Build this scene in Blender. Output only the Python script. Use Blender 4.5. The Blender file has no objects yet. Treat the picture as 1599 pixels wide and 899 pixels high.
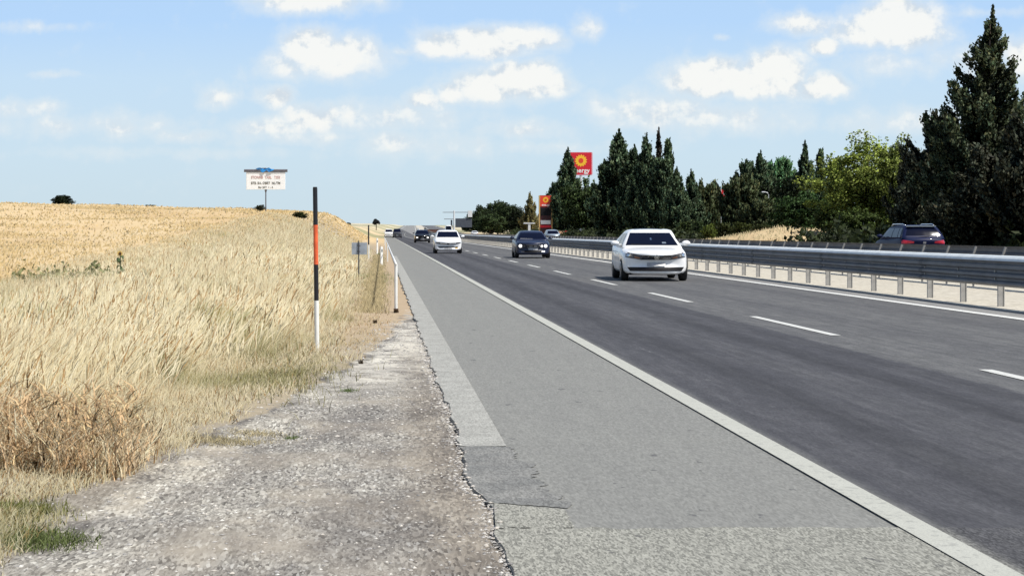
import bpy, bmesh, math, random
import numpy as np
from mathutils import Vector, Matrix
from mathutils.bvhtree import BVHTree
random.seed(7); RNG = np.random.default_rng(7)
R = math.radians
scene = bpy.context.scene
COL = scene.collection
F, VX, VY, H = 2600.0, 597.0, 361.5, 1.4        # focal (px), vanishing point of the road, eye height

# ------------------------------------------------------------------ helpers
def tag(o, label=None, cat=None, group=None, kind=None):
    if label: o['label'] = label
    if cat: o['category'] = cat
    if group: o['group'] = group
    if kind: o['kind'] = kind
    return o
def thing(name, label, cat, loc=(0, 0, 0), rotz=0, group=None):
    o = bpy.data.objects.new(name, None); COL.objects.link(o)
    o.location = loc; o.rotation_euler = (0, 0, rotz); o.empty_display_size = .2
    return tag(o, label, cat, group)
def link_mesh(name, me, m, parent=None):
    o = bpy.data.objects.new(name, me); COL.objects.link(o)
    if m is not None:
        me.materials.clear()
        for mm in (m if isinstance(m, (list, tuple)) else [m]): me.materials.append(mm)
    if parent: o.parent = parent
    return o
def build(name, bm, m, parent=None, smooth=False):
    me = bpy.data.meshes.new(name)
    bm.normal_update(); bm.to_mesh(me); bm.free()
    if smooth: me.shade_smooth()
    return link_mesh(name, me, m, parent)
def copy_tree(o, parent=None):
    c = o.copy(); COL.objects.link(c); c.parent = parent
    for ch in list(o.children): copy_tree(ch, c)
    return c
def box(bm, c, s, rot=None):
    r = bmesh.ops.create_cube(bm, size=1.0)
    M = Matrix.Translation(c) @ (rot.to_4x4() if rot else Matrix()) @ Matrix.Diagonal((s[0], s[1], s[2], 1))
    bmesh.ops.transform(bm, matrix=M, verts=r['verts']); return r['verts']
def tube(bm, pts, rads, n=8, cap=True):
    pts = [Vector(p) for p in pts]; rings = []
    for i, p in enumerate(pts):
        d = (pts[min(i+1, len(pts)-1)] - pts[max(i-1, 0)]).normalized()
        a = d.orthogonal().normalized() if abs(d.z) < .9 else Vector((1, 0, 0))
        a = (a - d*a.dot(d)).normalized(); b = d.cross(a)
        r = rads[i] if isinstance(rads, (list, tuple)) else rads
        rings.append([bm.verts.new(p + (a*math.cos(2*math.pi*k/n) + b*math.sin(2*math.pi*k/n))*r) for k in range(n)])
    for i in range(len(rings)-1):
        for k in range(n):
            bm.faces.new((rings[i][k], rings[i][(k+1) % n], rings[i+1][(k+1) % n], rings[i+1][k]))
    if cap:
        bm.faces.new(rings[0][::-1]); bm.faces.new(rings[-1])
def np_mesh(name, V, Q, m, parent=None, col=None, smooth=False, nrm=None):
    """V (n,3) vertices, Q (m,4) quads, col (n,3) vertex colour"""
    me = bpy.data.meshes.new(name)
    V = np.ascontiguousarray(V, dtype=np.float32); Q = np.ascontiguousarray(Q, dtype=np.int32)
    me.vertices.add(len(V)); me.vertices.foreach_set('co', V.ravel())
    me.loops.add(Q.size); me.loops.foreach_set('vertex_index', Q.ravel())
    me.polygons.add(len(Q)); me.polygons.foreach_set('loop_start', np.arange(0, Q.size, Q.shape[1], dtype=np.int32))
    if col is not None:
        at = me.attributes.new('Col', 'FLOAT_COLOR', 'POINT')
        c4 = np.ones((len(V), 4), dtype=np.float32); c4[:, :3] = col
        at.data.foreach_set('color', c4.ravel())
    me.update(calc_edges=True)
    if smooth: me.shade_smooth()
    else: me.shade_flat()
    if nrm is not None:
        me.shade_smooth(); nn = nrm/(np.linalg.norm(nrm, axis=1)[:, None]+1e-9); me.normals_split_custom_set_from_vertices(nn.astype(np.float32))
    return link_mesh(name, me, m, parent)
def text_mesh(name, s, size, m, parent, loc, ext=.01, squeeze=1.0):
    cu = bpy.data.curves.new(name, 'FONT'); cu.body = s; cu.size = size; cu.align_x = 'CENTER'; cu.align_y = 'CENTER'
    cu.extrude = ext; cu.offset = size*.018
    t = bpy.data.objects.new('tmp', cu); COL.objects.link(t)
    dg = bpy.context.evaluated_depsgraph_get(); dg.update()
    me = bpy.data.meshes.new_from_object(t.evaluated_get(dg))
    bpy.data.objects.remove(t); bpy.data.curves.remove(cu)
    me.transform(Matrix.Translation(loc) @ Matrix.Rotation(R(90), 4, 'X') @ Matrix.Diagonal((squeeze, 1, 1, 1)))
    return link_mesh(name, me, m, parent)

# ------------------------------------------------------------------ materials
class NT:
    def __init__(s, name):
        s.m = bpy.data.materials.new(name); s.m.use_nodes = True
        s.t = s.m.node_tree; s.b = s.t.nodes['Principled BSDF']; s.out = s.t.nodes['Material Output']
    def n(s, typ, **kw):
        o = s.t.nodes.new(typ)
        for k, v in kw.items():
            if hasattr(o, k): setattr(o, k, v)
        return o
    def l(s, a, b): s.t.links.new(a, b)
    def math(s, op, a, b=None, c=None, clamp=False):
        o = s.t.nodes.new('ShaderNodeMath'); o.operation = op; o.use_clamp = clamp
        for i, v in enumerate((a, b, c)):
            if v is None: continue
            if isinstance(v, (int, float)): o.inputs[i].default_value = v
            else: s.l(v, o.inputs[i])
        return o.outputs[0]
    def mix(s, f, a, b, mode='MIX'):
        o = s.t.nodes.new('ShaderNodeMix'); o.data_type = 'RGBA'; o.blend_type = mode
        for sock, v in ((o.inputs[0], f), (o.inputs[6], a), (o.inputs[7], b)):
            if isinstance(v, (int, float)): sock.default_value = v
            elif isinstance(v, (tuple, list)): sock.default_value = (*v[:3], 1)
            else: s.l(v, sock)
        return o.outputs[2]
    def noise(s, vec, scale, detail=4, rough=.6, dist=0, outp=0):
        o = s.t.nodes.new('ShaderNodeTexNoise'); o.inputs['Scale'].default_value = scale
        o.inputs['Detail'].default_value = detail; o.inputs['Roughness'].default_value = rough
        o.inputs['Distortion'].default_value = dist
        if vec is not None: s.l(vec, o.inputs['Vector'])
        return o.outputs[outp]
    def voro(s, vec, scale, feat='F1', outp='Color'):
        o = s.t.nodes.new('ShaderNodeTexVoronoi'); o.feature = feat; o.inputs['Scale'].default_value = scale
        s.l(vec, o.inputs['Vector']); return o.outputs[outp]
    def rng(s, v, a, b, c=0., d=1., smooth=True):
        o = s.t.nodes.new('ShaderNodeMapRange'); o.interpolation_type = 'SMOOTHSTEP' if smooth else 'LINEAR'
        o.inputs[1].default_value = a; o.inputs[2].default_value = b; o.inputs[3].default_value = c; o.inputs[4].default_value = d
        s.l(v, o.inputs[0]); return o.outputs[0]
    def pos(s):
        if not hasattr(s, '_p'): s._p = s.n('ShaderNodeNewGeometry').outputs['Position']
        return s._p
    def xyz(s, v):
        o = s.n('ShaderNodeSeparateXYZ'); s.l(v, o.inputs[0]); return o.outputs
    def scaled(s, v, sc):
        o = s.n('ShaderNodeVectorMath'); o.operation = 'MULTIPLY'; s.l(v, o.inputs[0]); o.inputs[1].default_value = sc; return o.outputs[0]
    def off(s, v, sc):
        o = s.n('ShaderNodeVectorMath'); o.operation = 'ADD'; s.l(v, o.inputs[0]); o.inputs[1].default_value = sc; return o.outputs[0]
    def bump(s, h, strength=.3, dist=.01):
        o = s.n('ShaderNodeBump'); o.inputs['Strength'].default_value = strength; o.inputs['Distance'].default_value = dist
        s.l(h, o.inputs['Height']); s.l(o.outputs[0], s.b.inputs['Normal'])
    def base(s, c):
        if isinstance(c, (tuple, list)): s.b.inputs['Base Color'].default_value = (*c[:3], 1)
        else: s.l(c, s.b.inputs['Base Color'])
    def rough(s, v): s.b.inputs['Roughness'].default_value = v
def simple(name, c, rough=.6, metal=0., var=.15, scale=6., coat=0., emit=None, es=0., spec=.5):
    N = NT(name); tc = N.n('ShaderNodeTexCoord').outputs['Object']
    f = N.noise(tc, scale, 5)
    lo = tuple(x*(1-var) for x in c); hi = tuple(min(1, x*(1+var)) for x in c)
    N.base(N.mix(N.rng(f, .3, .7), lo, hi)); N.rough(rough)
    N.b.inputs['Metallic'].default_value = metal; N.b.inputs['Coat Weight'].default_value = coat
    N.b.inputs['Specular IOR Level'].default_value = spec
    if emit: N.b.inputs['Emission Color'].default_value = (*emit, 1); N.b.inputs['Emission Strength'].default_value = es
    return N.m
def leaf_mat(name, transl=.25, rough=.65):
    N = NT(name)
    a = N.n('ShaderNodeAttribute'); a.attribute_name = 'Col'
    N.base(a.outputs['Color']); N.rough(rough); N.b.inputs['Specular IOR Level'].default_value = .25
    t = N.n('ShaderNodeBsdfTranslucent'); N.l(a.outputs['Color'], t.inputs['Color'])
    mx = N.n('ShaderNodeMixShader'); mx.inputs[0].default_value = transl
    N.l(N.b.outputs[0], mx.inputs[1]); N.l(t.outputs[0], mx.inputs[2]); N.l(mx.outputs[0], N.out.inputs[0])
    return N.m
M = {}
M['leaf'] = leaf_mat('foliage', .30)
M['straw'] = leaf_mat('dry grass', .40)
M['bark'] = simple('bark', (.09, .065, .045), .9, var=.4)
M['galv'] = simple('weathered galvanised steel', (.155, .16, .172), .6, metal=.15, var=.15, scale=1.5, spec=.3)
M['galv_dark'] = simple('dark galvanised steel', (.085, .088, .10), .6, metal=.15, var=.2, scale=2, spec=.3)
M['galv_sunlit'] = simple('galvanised steel painted sunlit', (.66, .70, .71), .7, var=.08, scale=3)
M['post_light'] = simple('pale post steel', (.36, .35, .33), .6)
M['post_face'] = simple('post steel', (.24, .235, .225), .6)
M['white_paint'] = simple('white paint', (.80, .80, .76), .5, var=.06)
M['black_paint'] = simple('black paint', (.012, .012, .016), .45)
M['orange_paint'] = simple('orange reflective paint', (.80, .13, .04), .45, var=.22, scale=9)
M['grey_plate'] = simple('grey aluminium plate', (.36, .40, .45), .5, metal=.3)
M['rubber'] = simple('tyre rubber', (.016, .016, .017), .85)
M['rim'] = simple('alloy rim', (.35, .36, .38), .3, metal=.8)
M['glass'] = simple('dark car glass', (.004, .006, .018), .15, var=.05, spec=.14)
M['trim'] = simple('black plastic trim', (.010, .010, .012), .6, spec=.15)
M['chrome'] = simple('chrome', (.75, .76, .78), .15, metal=1, var=.03)
M['lamp'] = simple('headlamp lens', (.10, .10, .11), .12, var=.5, scale=20, coat=.6)
M['lamp_on'] = simple('lit headlamp', (.9, .9, .88), .3, emit=(1, .97, .9), es=1.6)
M['amber'] = simple('amber indicator', (.45, .20, .10), .25)
M['tail'] = simple('red tail lamp', (.42, .012, .03), .2, coat=.4, emit=(.7, .02, .04), es=.12)
M['plate'] = simple('number plate', (.42, .42, .42), .4)
M['plate_dark'] = simple('plate lettering', (.12, .12, .13), .5)
M['car_white'] = simple('white car paint', (.88, .885, .88), .30, var=.02, coat=.5)
M['car_navy'] = simple('navy car paint', (.018, .025, .055), .35, var=.1, coat=.25, spec=.35)
M['car_black'] = simple('black car paint', (.008, .008, .010), .3, var=.1, coat=.5)
M['car_blue'] = simple('dark blue car paint', (.008, .013, .050), .5, var=.1, coat=.03, spec=.18)
M['car_silver'] = simple('silver car paint', (.30, .36, .42), .3, metal=.4, coat=.5)
M['car_grey'] = simple('dark grey truck paint', (.05, .052, .06), .4)
M['sign_red'] = simple('red sign face', (.62, .012, .03), .4, var=.05)
M['sign_orange'] = simple('orange red sign face', (.72, .06, .025), .4, var=.05)
M['sign_yellow'] = simple('yellow sign colour', (.90, .50, .03), .4, var=.05)
M['sign_maroon'] = simple('maroon display', (.045, .008, .012), .4)
M['sign_lit_side'] = simple('sign edge painted sunlit pink', (.75, .35, .42), .5)  # sunlight on the red sign's side, painted as pale pink
M['sign_tan'] = simple('tan pylon edge', (.55, .36, .14), .5)
M['board_white'] = simple('white board', (.90, .91, .91), .5, var=.03)
M['text_red'] = simple('faded red lettering', (.62, .42, .40), .6)
M['text_grey'] = simple('grey lettering', (.20, .20, .18), .6)
M['tarp'] = simple('blue tarpaulin', (.03, .28, .75), .35, var=.5, scale=3)
M['dark_bar'] = simple('dark grey tube', (.11, .105, .12), .5)
M['gantry_pole'] = simple('pale grey pole', (.62, .64, .66), .5)
M['gantry_board'] = simple('back of dark sign board', (.055, .065, .085), .6)
M['brown_wall'] = simple('red brown wall', (.13, .055, .04), .8, var=.3, scale=.5)
M['flag'] = simple('red flag cloth', (.66, .02, .03), .7)
M['peach'] = simple('peach painted board', (.72, .42, .26), .6)
M['yellow_petal'] = simple('sunflower petal', (.80, .48, .02), .6)
M['seed_brown'] = simple('sunflower centre', (.09, .04, .015), .8)
M['plant_green'] = simple('plant green', (.055, .095, .03), .7, var=.3)

# asphalt ----------------------------------------------------------
def asphalt(name, mode):
    N = NT(name); P = N.pos(); x, y, z = N.xyz(P)
    st = N.scaled(P, (1.6, .05, 1)); pat = N.noise(st, 1.6, 5, .6); pat2 = N.noise(P, .5, 5, .6)
    wob = N.math('MULTIPLY_ADD', N.noise(N.scaled(P, (.1, .12, 0)), 1, 3), .6, -.3)
    xw = N.math('ADD', x, wob)
    shoulder, lane1, lane2 = (.222, .221, .202), (.078, .077, .082), (.130, .129, .126)
    if mode == 'far': c = N.mix(pat, (.12, .12, .125), (.16, .16, .16))
    else:
        c = N.mix(N.rng(x, 2.52, 2.72), shoulder, lane1)
        rag = N.math('ADD', x, N.math('MULTIPLY_ADD', N.noise(N.scaled(P, (2, .8, 0)), 2, 6, .75), .34, -.17))
        c = N.mix(N.rng(rag, 5.50, 5.60), c, lane2)
        # wheel tracks
        for cx, w, col, f in ((3.45, .22, (.056, .055, .058), .8), (4.72, .20, (.053, .052, .055), .85), (4.1, .25, (.104, .103, .105), .5), (5.3, .14, (.060, .059, .062), .6), (7.2, .3, (.098, .097, .098), .7), (9.1, .3, (.098, .097, .098), .7)):
            d = N.math('ABSOLUTE', N.math('SUBTRACT', xw, cx))
            c = N.mix(N.math('MULTIPLY', N.rng(d, 0, w*1.6, 1, 0), f), c, col)
        c = N.mix(N.rng(x, 10.15, 10.4), c, (.27, .265, .25))
        # pale dusty streaks in the lane centre
        stn = N.rng(N.noise(N.scaled(P, (6, 1.1, 1)), 1, 5, .75), .58, .72)
        band = N.rng(N.math('ABSOLUTE', N.math('SUBTRACT', x, 3.1)), 0, .35, 1, 0)
        c = N.mix(N.math('MULTIPLY', N.math('MULTIPLY', stn, band), .6), c, (.19, .19, .19))
        # dirtier outer edge of the shoulder
        c = N.mix(N.rng(N.math('ADD', x, N.math('MULTIPLY', pat2, .5)), .8, 1.5, .45, 0), c, (.245, .24, .215))
    c_ = c; c = N.mix(N.math('MULTIPLY', N.rng(pat, .35, .65), .6), c, N.mix(1, c, (.78, .78, .80), 'MULTIPLY'))
    st2 = N.noise(N.scaled(P, (7, .35, 1)), 1.3, 5, .7); c = N.mix(N.rng(st2, .45, .62), N.mix(1, c, (.88, .88, .89), 'MULTIPLY'), N.mix(1, c, (1.1, 1.1, 1.09), 'MULTIPLY')); c = N.mix(N.rng(x, 2.4, 2.7, .8, 0), c, c_)
    c0 = c; mot = N.noise(N.scaled(P, (1, .3, 1)), 6, 5, .75); c = N.mix(N.rng(mot, .40, .60), N.mix(1, c, (.90, .90, .90), 'MULTIPLY'), N.mix(1, c, (1.08, 1.08, 1.08), 'MULTIPLY')); c = N.mix(N.rng(x, 2.4, 2.7, .85, 0), c, c0)
    c = N.mix(N.rng(pat2, .45, .75, 0, .15), c, N.mix(1, c, (1.25, 1.25, 1.2), 'MULTIPLY'))
    # large aggregate speckle
    coarse = {'near': 95., 'coarse': 140., 'far': 60.}[mode]
    PS = N.scaled(P, (1, .22, 1)); ag = N.voro(PS, coarse); agv = N.xyz(ag)[0]
    lo, hi = {'near': (.84, 1.17), 'coarse': (.58, 1.48), 'far': (.85, 1.15)}[mode]
    sp = N.rng(agv, 0, 1, lo, hi, False)
    if mode == 'coarse': c = N.mix(1, c, (1.07, 1.07, 1.045), 'MULTIPLY')
    if mode == 'coarse':
        c = N.mix(N.rng(x, 2.2, 3.4, 1, .35), c, N.mix(1, c, (1.08, 1.07, 1.03), 'MULTIPLY'))
    spv = N.n('ShaderNodeCombineXYZ')
    for i in range(3): N.l(sp, spv.inputs[i])
    c = N.mix(1, c, spv.outputs[0], 'MULTIPLY')
    # scattered dark blemishes and rare tar spots
    sp2 = N.noise(N.scaled(P, (2.2, 1.2, 1)), 3, 3, .6); c = N.mix(N.rng(sp2, .66, .70, 0, .55), c, (.05, .05, .055))
    N.base(c); N.rough(.9); N.b.inputs['Specular IOR Level'].default_value = .25
    g2 = N.rng(N.noise(PS, 60, 3, .7), .3, .7, .90, 1.10, False); gv = N.n('ShaderNodeCombineXYZ')
    for i in range(3): N.l(g2, gv.inputs[i])
    N.base(N.mix(1, c, gv.outputs[0], 'MULTIPLY'))
    if mode == 'coarse': N.bump(agv, .15, .004)
    return N.m
M['asphalt'] = asphalt('asphalt', 'near'); M['asphalt_coarse'] = asphalt('coarse asphalt', 'coarse'); M['asphalt_far'] = asphalt('far asphalt', 'far')
def patch_mat(name, c0, c1, scale, contrast):
    N = NT(name); P = N.pos()
    v = N.xyz(N.voro(N.scaled(P, (1, .22, 1)), scale))[0]
    c = N.mix(N.rng(N.noise(P, 3, 5, .65), .35, .65), c0, c1)
    k = N.rng(v, 0, 1, 1-contrast, 1+contrast, False); cv = N.n('ShaderNodeCombineXYZ')
    for i in range(3): N.l(k, cv.inputs[i])
    N.base(N.mix(1, c, cv.outputs[0], 'MULTIPLY')); N.rough(.92); N.b.inputs['Specular IOR Level'].default_value = .2
    N.bump(v, .12, .003); return N.m
M['kerb_strip'] = patch_mat('old concrete strip', (.31, .305, .275), (.37, .365, .33), 120, .22)
M['patch_dark'] = patch_mat('worn dark patch', (.17, .17, .16), (.225, .222, .205), 120, .28)
M['median'] = patch_mat('pale sandy median', (.46, .42, .34), (.56, .52, .43), 25, .12)
def paint_mat():
    N = NT('worn road paint'); P = N.pos()
    f = N.rng(N.noise(P, 14, 6, .75), .30, .47); f2 = N.noise(P, 2, 4)
    x, y, z = N.xyz(P)
    worn = N.rng(y, 8, 30, .35, .12)
    fine = N.rng(N.noise(P, 90, 4, .8), .36, .5)
    keep = N.math('MULTIPLY', N.math('MAXIMUM', f, N.math('SUBTRACT', 1., worn)), N.math('MAXIMUM', fine, .72))
    c = N.mix(f2, (.42, .42, .36), (.50, .50, .44)); c = N.mix(N.rng(x, 5, 6), c, (.62, .62, .58)); c = N.mix(N.rng(x, 9, 10), c, (.74, .74, .70))
    N.base(N.mix(keep, (.16, .16, .155), c)); N.rough(.85); N.bump(f, .2, .003); return N.m
M['paint'] = paint_mat()
def ground_mat():
    N = NT('verge ground'); P = N.pos(); x, y, z = N.xyz(P)
    def attr(n):
        a = N.n('ShaderNodeAttribute'); a.attribute_name = n; return a.outputs['Fac']
    g, gap, dist = attr('gravel'), attr('gap'), attr('field')
    # gravel: many pebbles of differing grey
    PS = N.scaled(P, (1, .24, 1)); v1 = N.xyz(N.voro(PS, 72)); v2 = N.xyz(N.voro(PS, 130)); big = N.noise(P, .9, 5, .6); mid = N.noise(P, 5, 5, .65)
    gc = N.mix(N.rng(v1[0], 0, 1, 0, 1, False), (.062, .058, .054), (.44, .42, .38))
    gc2 = N.mix(N.rng(v2[0], 0, 1, 0, 1, False), (.085, .080, .075), (.38, .36, .325))
    gc = N.mix(N.rng(mid, .40, .62), gc, gc2)
    sel = N.rng(v1[1], .90, .97); gc = N.mix(N.math('MULTIPLY', sel, .7), gc, (.58, .57, .53))
    dirt = N.mix(mid, (.17, .15, .125), (.36, .32, .27))
    gc = N.mix(N.rng(big, .42, .72, .1, .75), gc, dirt)
    # sandy / pale patch near the pavement edge
    sand = N.math('MULTIPLY', N.rng(N.noise(N.scaled(P, (1.3, .7, 1)), 1.1, 4), .5, .66), .45)
    gc = N.mix(sand, gc, (.40, .355, .29))
    pale = N.math('MULTIPLY', N.rng(y, 13, 17.5), N.rng(N.noise(P, 2.2, 5, .7), .36, .55))
    gc = N.mix(N.math('MULTIPLY', pale, .85), gc, N.mix(mid, (.52, .49, .42), (.74, .71, .63)))
    dk = N.math('MULTIPLY', N.rng(N.noise(N.scaled(P, (1, .5, 1)), 3.1, 5, .7), .44, .58), N.rng(g, .75, .98, 1, 0))
    gc = N.mix(N.math('MULTIPLY', dk, .8), gc, (.075, .068, .066))
    band = N.math('MULTIPLY', N.rng(N.math('ADD', x, N.math('MULTIPLY', mid, .5)), .25, .62), N.rng(y, 14, 26, 1, 0))
    gc = N.mix(N.math('MULTIPLY', band, .6), gc, N.mix(v1[0], (.10, .085, .07), (.30, .26, .21)))
    patchn = N.rng(N.noise(N.scaled(P, (1, .4, 1)), 1.7, 5, .65), .42, .60)
    gc = N.mix(patchn, N.mix(1, gc, (.80, .79, .78), 'MULTIPLY'), N.mix(1, gc, (1.15, 1.14, 1.10), 'MULTIPLY'))
    gc = N.mix(N.rng(N.math('MULTIPLY_ADD', mid, .9, x), -.9, .5, 1, 0), gc, N.mix(1, gc, (1.38, 1.38, 1.34), 'MULTIPLY'))
    # soil with straw litter
    so = N.mix(N.noise(P, 7, 6, .7), (.22, .175, .12), (.50, .43, .31))
    so = N.mix(N.rng(N.noise(P, 1.2, 4), .5, .7, 0, .5), so, (.20, .17, .075))
    so = N.mix(N.rng(y, 9.5, 13, .85, 0), so, N.mix(v1[0], N.mix(mid, (.10, .088, .075), (.22, .195, .16)), (.34, .31, .26)))
    verge = N.math('MULTIPLY', N.rng(y, 18, 26), N.rng(x, -1.2, -.3)); so = N.mix(N.math('MULTIPLY', verge, .75), so, N.mix(mid, (.40, .29, .18), (.50, .38, .25)))
    gm = N.rng(N.math('ADD', g, N.math('MULTIPLY_ADD', N.noise(N.scaled(P, (1, .4, 1)), 4.5, 6, .7), 1.3, -.65)), .38, .62)
    near = N.mix(gm, so, gc)
    # harvested field: streaky golden stubble
    s1 = N.noise(N.scaled(P, (.14, .045, .1)), 1.0, 6, .62); s2 = N.noise(N.scaled(P, (.7, .12, .3)), 1.0, 6, .7); s3 = N.noise(P, 2.2, 5, .7)
    fc = N.mix(N.rng(s1, .38, .62), (.56, .405, .22), (.63, .485, .28)); fc = N.mix(N.rng(s2, .52, .66, 0, .45), fc, (.42, .29, .155))
    fc = N.mix(N.rng(s3, .5, .7, 0, .3), fc, (.70, .57, .36))
    s4 = N.noise(N.scaled(P, (.05, .035, .1)), 1.0, 4, .55); fc = N.mix(N.rng(s4, .52, .62, 0, .5), fc, (.64, .47, .26))
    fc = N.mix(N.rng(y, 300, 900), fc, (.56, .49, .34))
    ol = N.math('MULTIPLY', N.rng(N.noise(N.scaled(P, (.012, .004, 0)), 1, 3), .45, .55), N.rng(y, 280, 420)); fc = N.mix(N.math('MULTIPLY', ol, .75), fc, (.24, .25, .13))
    c = N.mix(dist, near, fc)
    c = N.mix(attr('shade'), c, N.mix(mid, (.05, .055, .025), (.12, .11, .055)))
    # far fields get pale with distance (aerial haze put into the ground colour)
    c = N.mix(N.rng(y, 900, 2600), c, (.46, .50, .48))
    c = N.mix(gap, c, (.045, .040, .035))
    N.base(c); N.rough(.95); N.b.inputs['Specular IOR Level'].default_value = .15
    N.bump(N.math('ADD', N.math('MULTIPLY', v1[0], .4), N.math('MULTIPLY', mid, 1.5)), .35, .012)
    return N.m
M['ground'] = ground_mat()
def stone_mat():
    N = NT('stone'); r = N.n('ShaderNodeNewGeometry').outputs['Random Per Island']
    cr = N.n('ShaderNodeValToRGB'); N.l(r, cr.inputs[0]); e = cr.color_ramp.elements
    e[0].color = (.20, .19, .18, 1); e[1].color = (.66, .64, .59, 1); e.new(.45).color = (.42, .40, .37, 1); e.new(.7).color = (.52, .47, .40, 1)
    N.base(cr.outputs[0]); N.rough(.9); return N.m
M['stone'] = stone_mat()

# ------------------------------------------------------------------ land shape
def xs(Y):
    t = np.clip((np.asarray(Y, float)-380)/1120, 0, None); return 19*np.where(t < .2, t*t*2.5, t-.1)/.9
def rz(Y):
    Y = np.asarray(Y, float); t = np.clip((Y-400)/1100, 0, 1); t = np.where(t < .2, t*t*2.5, t-.1)/.9
    return 6.9*t + np.clip((Y-1500)/6000, 0, 1)*4
def sst(v): v = np.clip(v, 0, 1); return v*v*(3-2*v)
_w = np.random.default_rng(3); _ks = [(_w.uniform(-1, 1, 2), _w.uniform(0, 6.28)) for _ in range(14)]
def wob(X, Y, s):
    a = 0
    for (k, p) in _ks: a = a + np.sin((X*k[0] + Y*k[1])*s*3 + p)
    return a/4.5
def gh(X, Y):
    X = np.asarray(X, float); Y = np.asarray(Y, float); Xr = X - xs(Y)
    Fh = np.interp(Y, [0, 20, 34, 60, 95, 130, 200, 250, 300, 400, 700, 1500, 4000], [.05, .15, .30, .85, 1.95, 2.9, 3.7, 4.25, 4.0, 3.0, 2., 1., 1.])
    wst = np.interp(Y, [0, 60, 130, 400], [6.5, 6.5, 7.5, 9])
    left = Fh*sst((-.9-Xr)/wst) + .02*np.clip(-Xr-8, 0, 60)*sst(Y/120)
    left = left + .16*wob(X, Y, .14)*sst((-Xr-7)/8) + .30*wob(X, Y, .035)*sst((-Xr-10)/10)*sst((Y-150)/60)
    right = .25*sst((Xr-27.3)/2) + 1.5*np.exp(-((Xr-37)/5.)**2-((Y-152)/15)**2)*(1+.1*wob(X, Y, .4)) + .02*np.clip(Xr-40, 0, 150)
    z = np.where(Xr < 0, left, right)
    z = z + .012*wob(X, Y, 2.2)*sst((4-np.abs(Xr+2))/3)*(Y < 60)
    z = z - .010*sst((Xr+1.5)/1.2)*(Xr < .6)
    z = np.where((Xr > .66) & (Xr < 27.4), -.16, z)
    return z + rz(Y)
XB_Y = [4, 6.9, 8.8, 9.6, 10.75, 13.1, 16.3, 18.3, 23, 30, 60, 110]
XB_X = [-1.35, -1.6, -1.45, -1.4, -1.35, -.89, -.545, -.25, .12, .25, .25, .2]
def xb(Y): return np.interp(Y, XB_Y, XB_X)

def edge_j(y):
    y = np.asarray(y); e = .018*wob(0*y, y, 1.6) + .012*wob(0*y+9, y, 6)
    e = e + .05*np.exp(-((y-8.2)/.5)**4) - .035*np.exp(-((y-9.6)/.7)**4)
    return np.where(y < 60, e, 0)
def lognoise_(X, Y): return .5+.5*wob(X, Y, 4.)
def make_ground():
    gx = np.concatenate([-np.geomspace(6000, 70, 22), np.linspace(-65, -14, 26), np.linspace(-13, -4.4, 20), np.arange(-4.2, .30, .07), np.arange(.31, .70, .014), np.array([.8, 1.2, 5, 14, 22, 27.0, 27.4]), np.linspace(27.8, 60, 36), np.geomspace(64, 6000, 24)])
    gy = np.concatenate([np.array([-400, -100, -30, -8, 0, 3]), np.arange(4, 34, .09), np.geomspace(34, 300, 120), np.geomspace(306, 1600, 70), np.geomspace(1700, 16000, 14)])
    X, Y = np.meshgrid(gx, gy)
    Xs = X + xs(Y)
    Z = gh(Xs, Y)
    edge = .52 + 0*Y
    gr = 1-sst((xb(Y)-X)/.5+.5) ; gr = np.where(X > 27, 0, gr)
    gr *= 1-sst((Y-20)/14)*.8
    gap = sst((X-(edge+edge_j(Y)*1.0-.022+.016*wob(0*X, Y, 2.3)+.010*wob(X, Y, 9)))/.022)*(X < 1)*(.6+.4*np.clip(1.5*lognoise_(X, Y), 0, 1))
    Z = Z - .020*gap*(Y < 60)
    field = np.where(X < 0, sst((-X-5.2)/2.5)*sst((Y-18)/16), 0); field = np.maximum(field, sst((Y-130)/120)); field = np.where(X > 27, 1, field)
    V = np.stack([Xs, Y, Z], -1).reshape(-1, 3); ny, nx = X.shape
    i = np.arange(ny*nx).reshape(ny, nx)
    Q = np.stack([i[:-1, :-1], i[:-1, 1:], i[1:, 1:], i[1:, :-1]], -1).reshape(-1, 4)
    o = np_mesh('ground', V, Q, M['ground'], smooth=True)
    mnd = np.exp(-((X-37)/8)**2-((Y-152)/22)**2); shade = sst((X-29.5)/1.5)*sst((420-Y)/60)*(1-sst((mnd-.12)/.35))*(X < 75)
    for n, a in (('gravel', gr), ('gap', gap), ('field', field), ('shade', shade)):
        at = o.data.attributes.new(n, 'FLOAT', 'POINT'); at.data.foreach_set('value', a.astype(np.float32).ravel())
    tag(o, kind='structure')
make_ground()

def ysteps(y0, y1):
    y = [y0]
    while y[-1] < y1: y.append(min(y1, y[-1] + max(1.0, y[-1]*.03)))
    return y
def strip(name, x0, x1, y0, y1, z, m, wall=0, jitter=None, link=True):
    ys = np.array(ysteps(y0, y1)) if jitter is None else np.concatenate([np.arange(y0, min(60, y1), .05), np.array(ysteps(min(60, y1), y1))])
    a = xs(ys); zz = rz(ys)+z*(1+np.clip(ys, 0, None)/150)
    xl = x0 + (jitter(ys) if jitter is not None else 0) + a; xr = x1 + a
    xw_ = xl-.012
    V = [np.stack([xl, ys, zz], -1), np.stack([xr, ys, zz], -1)]; n = len(ys); cols = 2
    if wall: V = [np.stack([xw_, ys, zz-wall], -1)] + V + [np.stack([xr, ys, zz-wall], -1)]; cols = 4
    V = np.concatenate(V); Q = []
    for c in range(cols-1):
        i = np.arange(n-1); Q.append(np.stack([c*n+i, (c+1)*n+i, (c+1)*n+i+1, c*n+i+1], -1))
    return V, np.concatenate(Q)
def add_strip(name, *a, **k):
    m = a[5]; V, Q = strip(name, *a, **k); o = np_mesh(name, V, Q, m); tag(o, kind='structure'); return o
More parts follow.
